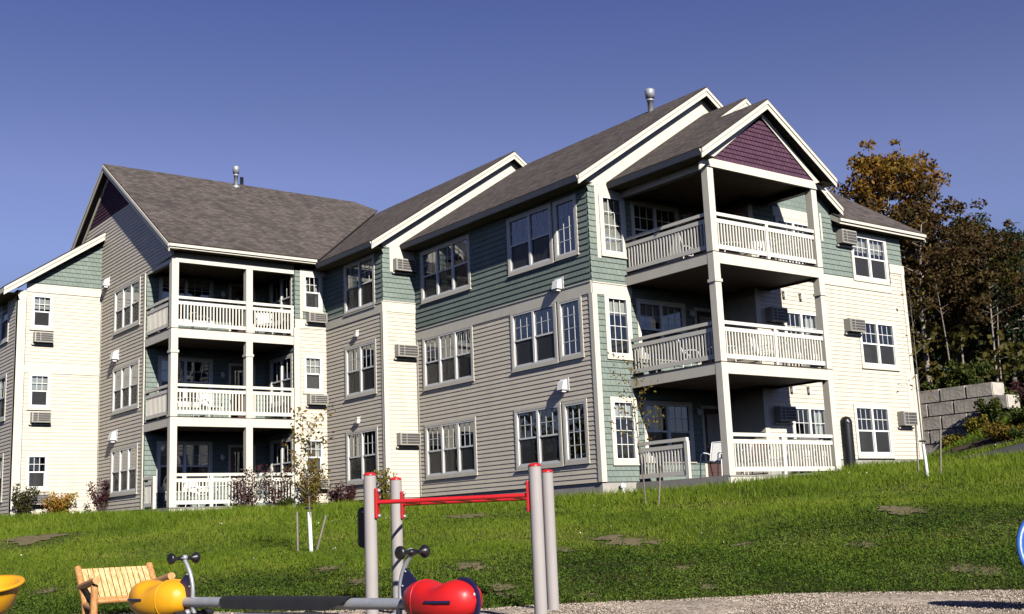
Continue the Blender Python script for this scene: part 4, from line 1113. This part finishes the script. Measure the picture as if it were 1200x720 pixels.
# pine log bench
th = R_(33); fr = -FW*math.cos(th) + RT*math.sin(th); bx = np.array([-fr[1], fr[0]])          # front and width directions
if np.dot(bx, RT) < 0: bx = -bx
c = at_depth(143, 700, 14.9); 
t = thing('log_bench', (float(c[0]), float(c[1]), GZ), math.atan2(bx[1], bx[0]), 'small log bench of varnished pine with slatted back and seat beside the gravel', 'bench')
t.scale = (.96, .96, .92); W2 = .475
# local frame: x to the right of the bench as seen from the camera, y away from its front
def slant(z): return .30 - (.70-z)*1.00 if z > .30 else -.10
mb = MB()
for i in range(12):
    x = -W2+.075+(2*W2-.15)*i/11.0
    w_ = .031
    mb.hexa([(x-w_, -.01, .315), (x+w_, -.01, .315), (x+w_, .012, .335), (x-w_, .012, .335), (x-w_, .42, .700), (x+w_, .42, .700), (x+w_, .435, .682), (x-w_, .435, .682)])
mb.build('backrest', M_slat, t, fix=True, bevel=.004)
mb = MB(); mb.tube([(-W2+.03, .38, .62), (W2-.03, .38, .62)], .026, 10); mb.build('back_rail', M_log, t)
mb = MB()
for i in range(12):
    x = -W2+.075+(2*W2-.15)*i/11.0; w_ = .03
    mb.box(x-w_, x+w_, -.50, -.03, .270, .292)
mb.build('seat', M_slat, t, bevel=.004)
for y in (-.50, .0):
    mb = MB(); mb.tube([(-W2+.03, y, .285), (W2-.03, y, .285)], .036, 12); mb.build('seat_rail', M_log, t)
for sx in (-1, 1):
    x = sx*W2
    mb = MB(); mb.tube([(x, .45, .715), (x, .0, .29), (x, -.10, .0)], .045, 12); mb.build('back_leg', M_log, t)
    mb = MB(); mb.tube([(x, -.50, .0), (x, -.50, .50)], .046, 12); mb.build('front_leg', M_log, t)
    mb = MB(); mb.tube([(x, .26, .455), (x, -.60, .565)], .05, 14); mb.build('arm', M_log, t)
    mb = MB(); mb.tube([(x, .05, .235), (x, -.50, .20)], .040, 12); mb.build('side_rail', M_log, t)

# spinner bowls: yellow on the left edge, blue on the right edge
def bowl(loc, label, mat, tilt, r=.36, stem=None):
    t = thing('spinner_bowl', tuple(map(float, loc)), 0, label, 'play bowl')
    m = MB()
    m.lathe([(0, -.26), (.10*r/.36, -.255), (.24*r/.36, -.17), (.30*r/.36, -.06), (.315*r/.36, -.005), (r, .0), (r+.008, .015), (r, .03), (.30*r/.36, .018), (.27*r/.36, -.03), (.18*r/.36, -.14), (0, -.19)], n=40)
    o = m.build('bowl', mat, t); o.rotation_euler = Matrix.Rotation(R_(tilt), 4, Vector((RT[0], RT[1], 0))).to_euler()
    if stem:
        m = MB(); m.tube([(0, 0, -.2), (0, 0, GZ-loc[2]-.2)], .04, 14); m.build('stem', M_galv, t)
    return t
bowl(at_depth(-14, 688, 9.4), 'glossy yellow spinner bowl cut off by the left edge', M_yellow, 12, .27, True)
bowl(at_depth(1243, 645, 10.8), 'blue plastic play bowl standing on edge at the right edge', M_blue, 76, .40, True)
#==PLAY_END

# ------------------------------------------------------------------ foliage tools
def leaf_cloud(centres, sizes, aspect=.6, droop=.0, up=0.0):
    """one rhombus per centre, turned at random; returns V, F"""
    n = len(centres); c = np.asarray(centres); s = np.asarray(sizes)[:, None]
    a = rng.normal(size=(n, 3)); a[:, 2] -= droop; a /= np.linalg.norm(a, axis=1)[:, None]
    b = rng.normal(size=(n, 3)); b[:, 2] *= (1-up); b -= a*np.sum(a*b, 1)[:, None]; b /= np.linalg.norm(b, axis=1)[:, None]
    V = np.stack([c - a*s, c + b*s*aspect, c + a*s, c - b*s*aspect], 1).reshape(-1, 3)
    return V, np.arange(4*n).reshape(n, 4)
def clumps(specs, per, spread, size):
    """specs: list of (centre, radius); leaves gathered in clumps through the crown's volume"""
    C = []; Z = []
    for (c, r) in specs:
        k = max(3, int(per*(r**2)))
        d = rng.normal(size=(k, 3)); d /= np.linalg.norm(d, axis=1)[:, None]; d *= (rng.random(k)**.45)[:, None]*r
        d[:, 2] *= spread
        C.append(np.array(c)[None]+d); Z.append(rng.uniform(.6, 1.25, k)*size)
    return np.concatenate(C), np.concatenate(Z)

def tree(name, x, y, h, rad, mat, label, group, crown0=.35, trunk=M_birch, r0=.16, nb=16, leaf=.2, dens=26, lean=(0, 0), cone=False, spread=.75, clump=.33, multi=1):
    z0 = gz(x, y)
    t = thing(name, (x, y, z0), 0, label, 'tree', group)
    tb = MB(); specs = []
    for mstem in range(multi):
        off = rng.normal(0, .25 if multi > 1 else 0, 2)
        P = []
        for i in range(8):
            f = i/7; P.append((off[0]+lean[0]*f*f*h + .05*h*.25*math.sin(f*3+x+mstem), off[1]+lean[1]*f*f*h + .04*h*.25*math.sin(f*2.3+y+mstem*2), -.3+f*h*.97))
        tb.tube(P, [r0*(1-.88*i/7)/(1+.3*(multi-1)) for i in range(8)], 7)
        for j in range(nb):
            f = crown0 + (1-crown0)*((j+rng.random())/nb)
            i = min(6, int(f*7)); q = Vector(P[i]).lerp(Vector(P[i+1]), f*7-i)
            a = j*2.4+rng.random()*.9; u = (f-crown0)/(1-crown0)
            if cone: ln = rad*(1.02-u)*rng.uniform(.75, 1.1); up = -.12
            else: ln = rad*(.45+.75*math.sin(math.pi*min(1, u*.85+.15)))*rng.uniform(.55, 1.15); up = .35+.3*u
            e_ = q+Vector((math.cos(a)*ln, math.sin(a)*ln, ln*up))
            m_ = q.lerp(e_, .5)+Vector((0, 0, ln*.06))
            rr = r0*(1-.85*f)*.5
            tb.tube([q, m_, e_], [rr, rr*.65, rr*.25], 5, False)
            if cone:
                for s_ in np.linspace(.25, 1, max(2, int(ln/.45))): specs.append((q.lerp(e_, s_), .28+.30*ln*.3*(1.1-s_)))
            else:
                specs.append((e_, rad*clump*rng.uniform(.6, 1.15))); specs.append((m_, rad*clump*rng.uniform(.4, .9)))
                for _ in range(2): specs.append((e_+Vector(rng.normal(0, rad*.22, 3)), rad*clump*rng.uniform(.35, .7)))
        specs.append((Vector(P[-1]), rad*clump*(.35 if cone else .7)))
        if cone:
            for f in np.linspace(.55, .97, 9):
                i = min(6, int(f*7)); specs.append((Vector(P[i]).lerp(Vector(P[i+1]), f*7-i), .25+.5*rad*(1-f)))
    tb.build('trunk', trunk, t)
    C, Z = clumps(specs, 6.0*dens/(rad*clump)**1.0, spread, leaf*.60)
    V, F = leaf_cloud(C, Z, .62, .3)
    np_obj('crown', V, F, mat, t)
    return t

# ------------------------------------------------------------------ the wood behind the right wing
def at_sd(s, d): X, Y = xy(s, d); return float(X), float(Y)
G_ = 'trees of the autumn wood behind the right wing'
def px_tree(px, d, top, **kw):
    s = (px-600)/FPX*d*1.0
    x, y = at_sd(s, d)
    hor = 617.5 - .042*(px-600)
    ztop = CAM[2] + (hor-top)/FPX*d*1.0
    return x, y, ztop-gz(x, y)
x, y, h = px_tree(1048, 66, 174)
tree('maple_tree', x, y, h, 2.75, M_lv_orange, 'tallest tree behind the right wing, with a broad orange and bronze crown', None, .36, M_birch, .26, 62, .21, 30, spread=.6, clump=.34, lean=(.02, -.02))
x, y, h = px_tree(1085, 62, 226)
tree('maple_tree', x, y, h, 2.5, M_lv_brown, 'russet tree leaning right, just beside the tallest orange tree', None, .25, M_birch, .18, 26, .19, 28, lean=(.05, -.05), spread=.65, clump=.32)
WOOD = [(1128, 62, 253, 1.5, 'b', 'thin russet tree, first one right of the gap of sky'), (1152, 78, 255, 1.9, 'o', 'slim olive tree with a forked pale trunk beyond the block wall'),
        (1168, 60, 268, 1.5, 'b', 'short russet tree standing above the end of the block wall'), (1183, 64, 254, 2.0, 'd', 'dark pointed evergreen nearest the right edge'),
        (1204, 61, 262, 2.2, 'd', 'dark evergreen cut by the right edge'), (1196, 70, 256, 2.1, 'd', 'second dark evergreen from the right edge, behind the nearest one'), (1160, 72, 262, 1.8, 'd', 'narrow dark evergreen behind the short russet tree'), (1139, 74, 268, 1.6, 'd', 'small dark evergreen beside the thin russet tree'),
        (1112, 80, 295, 1.7, 'o', 'olive tree low in the gap beside the tall maples')]
FILL_L = 'trunk and russet crown among many alike in the depth of the wood'
for px, d, top, rad, kd, lab in WOOD:
    x, y, h = px_tree(px, d, top)
    if kd == 'd': tree('spruce_tree', x, y, h, rad, M_lv_dark, lab, None, .12, M_bark, .16, 44, .17, 40, cone=True, spread=.5)
    else: tree('birch_tree', x, y, h, rad, M_lv_brown if kd == 'b' else M_lv_olive, lab, None, .45, M_birch, .075, 24, .18, 26, clump=.36, multi=2 if kd == 'o' else 1)
# dense rest of the wood
k = 0
for px in np.arange(985, 1330, 8.5):
    d = rng.uniform(64, 88); top = rng.uniform(285, 330)
    if px > 1125: top = rng.uniform(272, 315)
    elif px > 1095: top = rng.uniform(300, 330)
    x, y, h = px_tree(px + rng.uniform(-3, 3), d, top)
    mt = [M_lv_brown, M_lv_olive, M_lv_dark, M_lv_dark][int(rng.integers(0, 4))]
    tree('birch_tree', x, y, h, rng.uniform(1.5, 2.3), mt, 'slender tree with a pale trunk deep in the crowded autumn wood', G_, rng.uniform(.38, .62), M_birch if rng.random() < .75 else M_bark, rng.uniform(.07, .12), 17, .21, 24, lean=(rng.uniform(-.03, .03), rng.uniform(-.03, .03)), clump=.38)
    k += 1
# slim bare-stemmed birches along the wood's edge
for px, d, top in [(1089, 66, 296), (1111, 60, 300), (1124, 70, 284), (1149, 64, 290), (1172, 60, 292)]:
    x, y, h = px_tree(px, d, top)
    tree('birch_tree', x, y, h, 1.15, M_lv_brown if px % 2 else M_lv_olive, 'slender tree with a pale trunk deep in the crowded autumn wood', G_, .62, M_pale, .062, 11, .18, 16, lean=(rng.uniform(-.10, .10), rng.uniform(-.10, .10)), clump=.42)
# undergrowth of the wood: brush nobody could count
specs = []
for _ in range(420):
    s = rng.uniform(17, 50); d = rng.uniform(58, 92); X, Y = at_sd(s, d); r = rng.uniform(.6, 1.5)
    specs.append(((X, Y, gz(X, Y)+rng.uniform(.2, 3.8)), r))
C, Z = clumps(specs, 36, .8, .2); V, F = leaf_cloud(C, Z)
props(np_obj('undergrowth', V, F, M_lv_olive), kind='stuff')
# far wooded ridge closing the wood off
specs = []
for _ in range(700):
    s = rng.uniform(22, 100); d = rng.uniform(95, 120); X, Y = at_sd(s, d); specs.append(((X, Y, gz(X, Y)+rng.uniform(0, 15)), rng.uniform(1.5, 3)))
C, Z = clumps(specs, 9, .9, .5); V, F = leaf_cloud(C, Z)
props(np_obj('far_woods', V, F, M_lv_dark), kind='stuff')

specs = []
for _ in range(900):
    a = rng.uniform(R_(95), R_(330)); r_ = rng.uniform(75, 100); X, Y = CAM[0]+r_*math.sin(YAW+a), CAM[1]+r_*math.cos(YAW+a)
    specs.append(((X, Y, GZ+rng.uniform(-.5, 13)), rng.uniform(1.5, 3.2)))
C, Z = clumps(specs, 8, .9, .55); V, F = leaf_cloud(C, Z)
props(np_obj('far_woods', V, F, M_lv_olive), kind='stuff')

# ------------------------------------------------------------------ shrubs
def shrub(x, y, h, rad, mat, label, dens=1.0, leaf=.035, stems=7, name='shrub', flat=1.0, open_=.0, z=None):
    z0 = gz(x, y) if z is None else z
    t = thing(name, (x, y, z0), 0, label, 'shrub')
    tb = MB(); specs = []
    for i in range(stems):
        a = i*2.4+rng.random(); rr = rad*rng.uniform(.5, 1.05); hh = h*rng.uniform(.65, 1.0)
        e_ = Vector((math.cos(a)*rr, math.sin(a)*rr, hh)); m_ = Vector((e_.x*.45, e_.y*.45, hh*.5))
        tb.tube([(e_.x*.08, e_.y*.08, -.05), m_, e_], [.012, .009, .004], 5, False)
        n = 5
        for k in range(n):
            f = open_ + (1-open_)*(k+.6)/n; q = (m_*2*f if f < .5 else m_.lerp(e_, f*2-1))
            specs.append((q+Vector(rng.normal(0, rad*.10, 3)), rad*rng.uniform(.22, .46)))
    tb.build('stem', M_twig, t)
    C, Z = clumps(specs, 820*dens/max(.25, rad), flat, leaf)
    C[:, 2] = np.maximum(C[:, 2], .03)
    V, F = leaf_cloud(C, Z, .55)
    np_obj('foliage', V, F, mat, t); return t
def gshrub(px, py, *a, **k):
    p = on_ground(px, py, 18, 70); p = np.array([p[0]-FW[0]*1.3, p[1]-FW[1]*1.3]); return shrub(float(p[0]), float(p[1]), *a, **k)
shrub(-9.55, 19.5, 1.15, .48, M_lv_greenplum, 'green and plum shrub in front of the lowest air conditioner of the far left wing', 1.1, .04)
shrub(-8.35, 19.4, .85, .60, M_lv_flame, 'round yellow and orange shrub at the foot of the far left wing', 1.6, .038)
shrub(-7.15, 18.7, 1.3, .50, M_lv_plum, 'sparse plum leaved shrub in the corner left of the left porch', .55, .045, open_=.35)
shrub(-4.45, 12.3, 1.6, .68, M_lv_plum, 'open plum leaved shrub in front of the left porch railing', .28, .045, 9, open_=.15)
shrub(-3.55, 12.1, 1.5, .58, M_lv_plum, 'second plum leaved shrub at the porch railing, nearest the white bay', .26, .045, 8, open_=.2)
shrub(-3.3, 11.9, .45, .28, M_lv_green, 'small low green shrub under the plum shrubs of the left porch', 1.3, .035)
shrub(-2.35, 12.05, 1.75, .55, M_lv_sap, 'yellow green shrub behind the staked sapling at the white bay', .8, .045, 9)
shrub(-1.75, 10.9, .75, .50, M_lv_plum, 'low dark red shrub at the beige wall right of the white bay', .9, .045)
shrub(-1.55, 8.55, 1.25, .30, M_lv_yellow, 'narrow yellow shrub at the white corner behind the ladder posts', 1.1, .04)
gshrub(1158, 500, 1.15, .75, M_lv_green, 'rounded green shrub on the mulch below the end of the block wall', 1.3, .07)
gshrub(1138, 502, .7, .75, M_lv_yellow, 'golden shrub against the lower courses of the block wall', 1.2, .06)
gshrub(1112, 519, .4, .65, M_lv_yellow, 'low yellow ground shrub at the foot of the block wall', 1.3, .05)
gshrub(1177, 518, .35, .35, M_lv_green, 'small green shrub beside the asphalt path', 1.3, .05)
gshrub(1160, 512, .5, .6, M_lv_sap, 'small olive shrub on the mulch between the golden and the green shrubs', 1.2, .06)
gshrub(1186, 500, .7, .7, M_lv_green, 'low green shrub on the mulch left of the red brown shrub', 1.2, .06)
gshrub(1192, 482, 1.3, .8, M_lv_plum, 'dark red brown shrub at the right edge below the wood', .9, .07)
gshrub(1200, 455, 1.6, 1.0, M_lv_green, 'tall green bush at the right edge above the block wall end', 1.2, .08)
for px, py, lab in [(1100, 452, 'green bush above the block wall nearest the right wing'), (1130, 450, 'green bush above the middle of the block wall'), (1150, 446, 'taller green bush above the end block')]:
    v = ray(px, py); tt = (24.2-CAM[0])/v[0]; p = CAM+v*tt
    shrub(24.2, float(p[1])+.5, 1.0 if px < 1140 else 1.5, .8, M_lv_green, lab, 1.0, .09)

# ------------------------------------------------------------------ staked saplings
def sapling(base, h, guard, label, crown, dens, leafm, lean=0.0, nb=14, rad=.35):
    x, y, z0 = base
    t = thing('sapling', (float(x), float(y), float(z0)), 0, label, 'sapling', 'staked saplings on the lawn')
    P = [(lean*f*h*RT[0]+.02*math.sin(f*9), lean*f*h*RT[1]+.02*math.cos(f*7), -.1+h*f) for f in np.linspace(0, 1, 9)]
    tb = MB(); tb.tube(P, [.019*(1-.8*i/8) for i in range(9)], 7); tips = []
    for j in range(nb):
        f = crown + (1-crown)*(j+.5)/nb; i = min(7, int(f*8)); q = Vector(P[i]).lerp(Vector(P[i+1]), f*8-i); a = j*2.4
        ln = rad*rng.uniform(.5, 1.1); e_ = q+Vector((math.cos(a)*ln, math.sin(a)*ln, ln*.7)); tb.tube([q, q.lerp(e_, .5)+Vector((0, 0, .02)), e_], [.006, .004, .002], 5, False)
        for s_ in (.35, .6, .85, 1.0): tips.append((q.lerp(e_, s_), .07))
    tb.build('trunk', M_bark, t)
    C = []; 
    for c, r in tips:
        k = rng.poisson(dens); C += [np.array(c)+rng.normal(0, r, 3) for _ in range(k)]
    C = np.array(C); V, F = leaf_cloud(C, rng.uniform(.03, .055, len(C)), .5); np_obj('crown', V, F, leafm, t)
    if guard:
        g_ = MB(); g_.tube([(P[0][0]+RT[0]*.03, P[0][1]+RT[1]*.03, -.05), (0, 0, guard*.6), (P[1][0]-RT[0]*.02, P[1][1]-RT[1]*.02, guard)], .036, 10, True); g_.build('trunk_guard', M_wrap, t)
        ti = MB(); ti.tube([(-RT[0]*.09, -RT[1]*.09, guard+.07), (RT[0]*.05, RT[1]*.05, guard+.07)], .022, 8); ti.build('tie', M_rubber, t)
    return t
def stake(px, py, toppx, toppy, label):
    p = on_ground(px, py, 12, 70); dep = float(np.dot(p-CAM, CF)); q = at_depth(toppx, toppy, dep)
    t = MB(); v = q-p; t.tube([(-v[0]*.06, -v[1]*.06, -v[2]*.06), (v[0]*.5, v[1]*.5, v[2]*.5), tuple(v)], .021, 6)
    o = t.build('tree_stake', M_stake); o.location = tuple(map(float, p)); props(o, label, 'stake', 'stakes round the saplings')
p1 = on_ground(363.5, 648); k1 = float(np.dot(p1-CAM, CF))/FPX
sapling(p1, 160*k1, 47*k1, 'staked sapling with a white trunk guard in front of the white bay', .42, 4.6, M_lv_sap, -.01, 20, .45)
stake(349, 648, 348, 600, 'weathered stake left of the sapling by the white bay'); stake(371, 646, 382, 604, 'weathered leaning stake right of the sapling by the white bay')
p2 = on_ground(757.5, 592); k2 = float(np.dot(p2-CAM, CF))/FPX
sapling(p2, 168*k2, 0, 'staked sapling with thin golden leaves at the open end of the right porch', .42, 3.8, M_lv_sap, -.06, 18, .50)
stake(741.5, 577, 733, 545, 'leaning stake left of the golden sapling at the right porch'); stake(772, 592, 774, 546, 'upright stake right of the golden sapling at the right porch')
p3 = on_ground(1086.5, 560); k3 = float(np.dot(p3-CAM, CF))/FPX
sapling(p3, 225*k3, 39*k3, 'tall nearly bare sapling with a white guard beside the right wing corner', .40, 1.0, M_lv_sap, .012, 12, .35)
stake(1076.5, 557, 1073, 497, 'stake left of the bare sapling at the right wing corner'); stake(1102.5, 559, 1102, 503, 'stake right of the bare sapling in front of the block wall')
# small white vent pipe at the foundation corner
m = MB(); m.tube([(.62, -.12, -.5), (.62, -.12, -.12)], .05, 10); m.lathe([(.075, -.14), (.07, -.04), (0, 0.0)], (.62, -.12, 0), 12); m.build('foundation_vent', M_chair, B)

# ------------------------------------------------------------------ grass
PATCH = [(385, 668, .5), (424, 683, .55), (548, 664, .5), (562, 667, .35), (588, 690, .5), (592, 700, .45), (735, 637, .8), (715, 632, .6), (655, 646, .6), (55, 694, .45), (545, 606, 1.3), (1060, 600, .9), (1045, 597, .7), (765, 637, .4), (1160, 672, .6), (1130, 668, .5), (800, 668, .35), (40, 632, 1.6), (830, 690, .3), (690, 700, .4), (870, 640, .4), (1010, 640, .5)]
PC = np.array([[*on_ground(px, py)[:2], r*.42] for px, py, r in PATCH])
PTH = np.array([(q[0]+q[1])/2 for q in dense+bed]); PTW = np.array([np.linalg.norm(q[0]-q[1])/2 for q in dense+bed])
def scatter(n, d0, d1, pw, smax=.50):
    """points over the lawn, thinner with distance"""
    u = rng.random(n); d = d0*(d1/d0)**u if pw == 1 else (d0**(1-pw)+u*(d1**(1-pw)-d0**(1-pw)))**(1/(1-pw))
    s = (rng.random(n)*2-1)*(d*smax*.94+.6)
    X, Y = xy(s, d); return X, Y, s, d
def lawn_mask(X, Y, s, d, patches=True):
    m = d > edge_d(s)+.02+rng.normal(0, .10, len(X))
    def rect(x0, x1, y0, y1): return (X > x0) & (X < x1) & (Y > y0) & (Y < y1)
    for r in [(0, 5.2, -.02, 40), (-1.3, 5, 8.93, 40), (-6.92, 0, 12.8, 40), (-9.92, -6.8, 19.95, 40), (1.24, 5.8, -3.42, 0), (5, 12.6, -1.47, 12), (21.95, 60, 1.9, 40), (21.95, 22.95, .7, 2)]: m &= ~rect(*r)
    if patches:
        wob = .05+1.5*rng.random(len(X))**1.3
        for cx, cy, r in PC:
            dx, dy = X-cx, Y-cy
            a = dx*RT[0]+dy*RT[1]; b = dx*FW[0]+dy*FW[1]
            m &= ((a/(r*1.25))**2 + (b/(r*1.7))**2 > wob) | (rng.random(len(X)) < .30)
    for (cx, cy), wd in zip(PTH, PTW): m &= ((X-cx)**2+(Y-cy)**2 > (wd*.9)**2)
    return m
def near_patch(X, Y):
    q = np.full(len(X), 9.0)
    for cx, cy, r in PC:
        dx, dy = X-cx, Y-cy; a = dx*RT[0]+dy*RT[1]; b = dx*FW[0]+dy*FW[1]
        q = np.minimum(q, (a/(r*1.25))**2 + (b/(r*1.7))**2)
    return np.clip(.5+.28*(q-1), .5, 1)
# worn patches of bare soil showing on the bank
V = []; F = []
for cx, cy, r in PC:
    b0 = len(V); V.append((cx, cy, gz(cx, cy)+.02)); k = 40
    for ring in (.4, .72):
        for i in range(k):
            q = 2*math.pi*i/k; rr = ring*(1+.22*math.sin(3*q+cx)+.15*math.sin(7*q+cy)+.10*rng.normal())
            X = cx+RT[0]*math.cos(q)*r*1.15*rr+FW[0]*math.sin(q)*r*1.5*rr; Y = cy+RT[1]*math.cos(q)*r*1.15*rr+FW[1]*math.sin(q)*r*1.5*rr
            V.append((X, Y, gz(X, Y)+(.02 if ring < 1 else -.01)))
    for i in range(k):
        j = (i+1) % k; F.append((b0, b0+1+i, b0+1+j, b0)); F.append((b0+1+i, b0+1+k+i, b0+1+k+j, b0+1+j))
F = [f if len(set(f)) == 4 else None for f in F]
tri = [(b0, b0+1+i, b0+1+(i+1) % 40) for b0 in range(0, len(V), 81) for i in range(40)]
me = bpy.data.meshes.new('bare_soil'); me.from_pydata([tuple(map(float, v)) for v in V], [], tri+[f for f in F if f]); me.materials.append(M_soil)
props(link(bpy.data.objects.new('bare_soil', me)), kind='structure')
def blades(n, d0, d1, pw, h0, h1, wk, mat, name, keep=None, bend=.5):
    X, Y, s, d = scatter(n, d0, d1, pw); m = lawn_mask(X, Y, s, d)
    if keep is not None: m &= keep(X, Y, s, d)
    X, Y, s, d = X[m], Y[m], s[m], d[m]; Z = terr(X, Y); k = len(X)
    fld = np.sin(X*1.3+.7*np.sin(Y*.9))*np.sin(Y*1.1+.8*np.sin(X*.7))
    h = rng.uniform(h0, h1, k)*(1+.35*fld)*near_patch(X, Y); a = rng.random(k)*2*math.pi; w_ = wk*d*rng.uniform(.7, 1.3, k)
    bx = np.cos(a); by = np.sin(a); l = rng.normal(0, bend, (k, 2))*h[:, None]
    V = np.empty((k, 3, 3)); V[:, 0] = np.stack([X-bx*w_, Y-by*w_, Z-.01], 1); V[:, 1] = np.stack([X+bx*w_, Y+by*w_, Z-.01], 1); V[:, 2] = np.stack([X+l[:, 0], Y+l[:, 1], Z+h], 1)
    o = np_obj(name, V.reshape(-1, 3), np.arange(3*k).reshape(k, 3), mat); props(o, kind='stuff'); return o
def bank(X, Y, s, d):   # share of clover: the bank just above the gravel, in drifts
    t_ = (d-edge_d(s))/np.interp(s, [-12, -4, 0, 4, 9, 14], [2.2, 2.2, 3.4, 5.2, 6.5, 9])
    f = .5*np.sin(X*.9+1.1*np.sin(Y*.55))*np.sin(Y*.8+.9*np.sin(X*.5+1))
    return 1.25-t_+.75*f
blades(520000, 13.3, 46, 1.6, .035, .085, .00036, M_grass, 'lawn_grass', lambda X, Y, s, d: rng.random(len(X)) > np.clip(bank(X, Y, s, d)*1.1, 0, .9))
blades(60000, 24, 46, 1, .12, .22, .00040, M_grass, 'rough_grass', lambda X, Y, s, d: terr(X, Y) > -.75)
# clover and broad-leaved ground cover
X, Y, s, d = scatter(480000, 13.4, 27, 1.6); m = lawn_mask(X, Y, s, d) & (rng.random(len(X)) < np.clip(bank(X, Y, s, d), 0.04, 1)); X, Y, s, d = X[m], Y[m], s[m], d[m]
fld = .5+.5*np.sin(X*3.1+1.3*np.sin(Y*2.3))*np.sin(Y*3.4+1.2*np.sin(X*1.9))
Z = terr(X, Y) + rng.uniform(.01, .05, len(X)) + .10*fld*rng.random(len(X))
k = len(X); a = rng.random(k)*2*math.pi; r = .00072*d*rng.uniform(.7, 1.4, k)
tl = rng.normal(0, .55, (k, 2)); ux = np.stack([np.cos(a), np.sin(a), tl[:, 0]], 1); uy = np.stack([-np.sin(a), np.cos(a), tl[:, 1]], 1); c = np.stack([X, Y, Z], 1); r = r[:, None]
V = np.stack([c-ux*r, c+uy*r*.8, c+ux*r, c-uy*r*.8], 1).reshape(-1, 3)
props(np_obj('clover', V, np.arange(4*k).reshape(k, 4), M_clover), kind='stuff')
# white clover heads
X, Y, s, d = scatter(420, 14, 40, 1.3); m = lawn_mask(X, Y, s, d) & (np.sin(X*.8+1)*np.sin(Y*.7+2) > .25); X, Y, d = X[m], Y[m], d[m]
C = np.stack([X, Y, terr(X, Y)+.10], 1); V, F = leaf_cloud(C, .00062*d*rng.uniform(.5, 1.1, len(X)), 1.0)
props(np_obj('clover_blossom', V, F, M_wrap), kind='stuff')
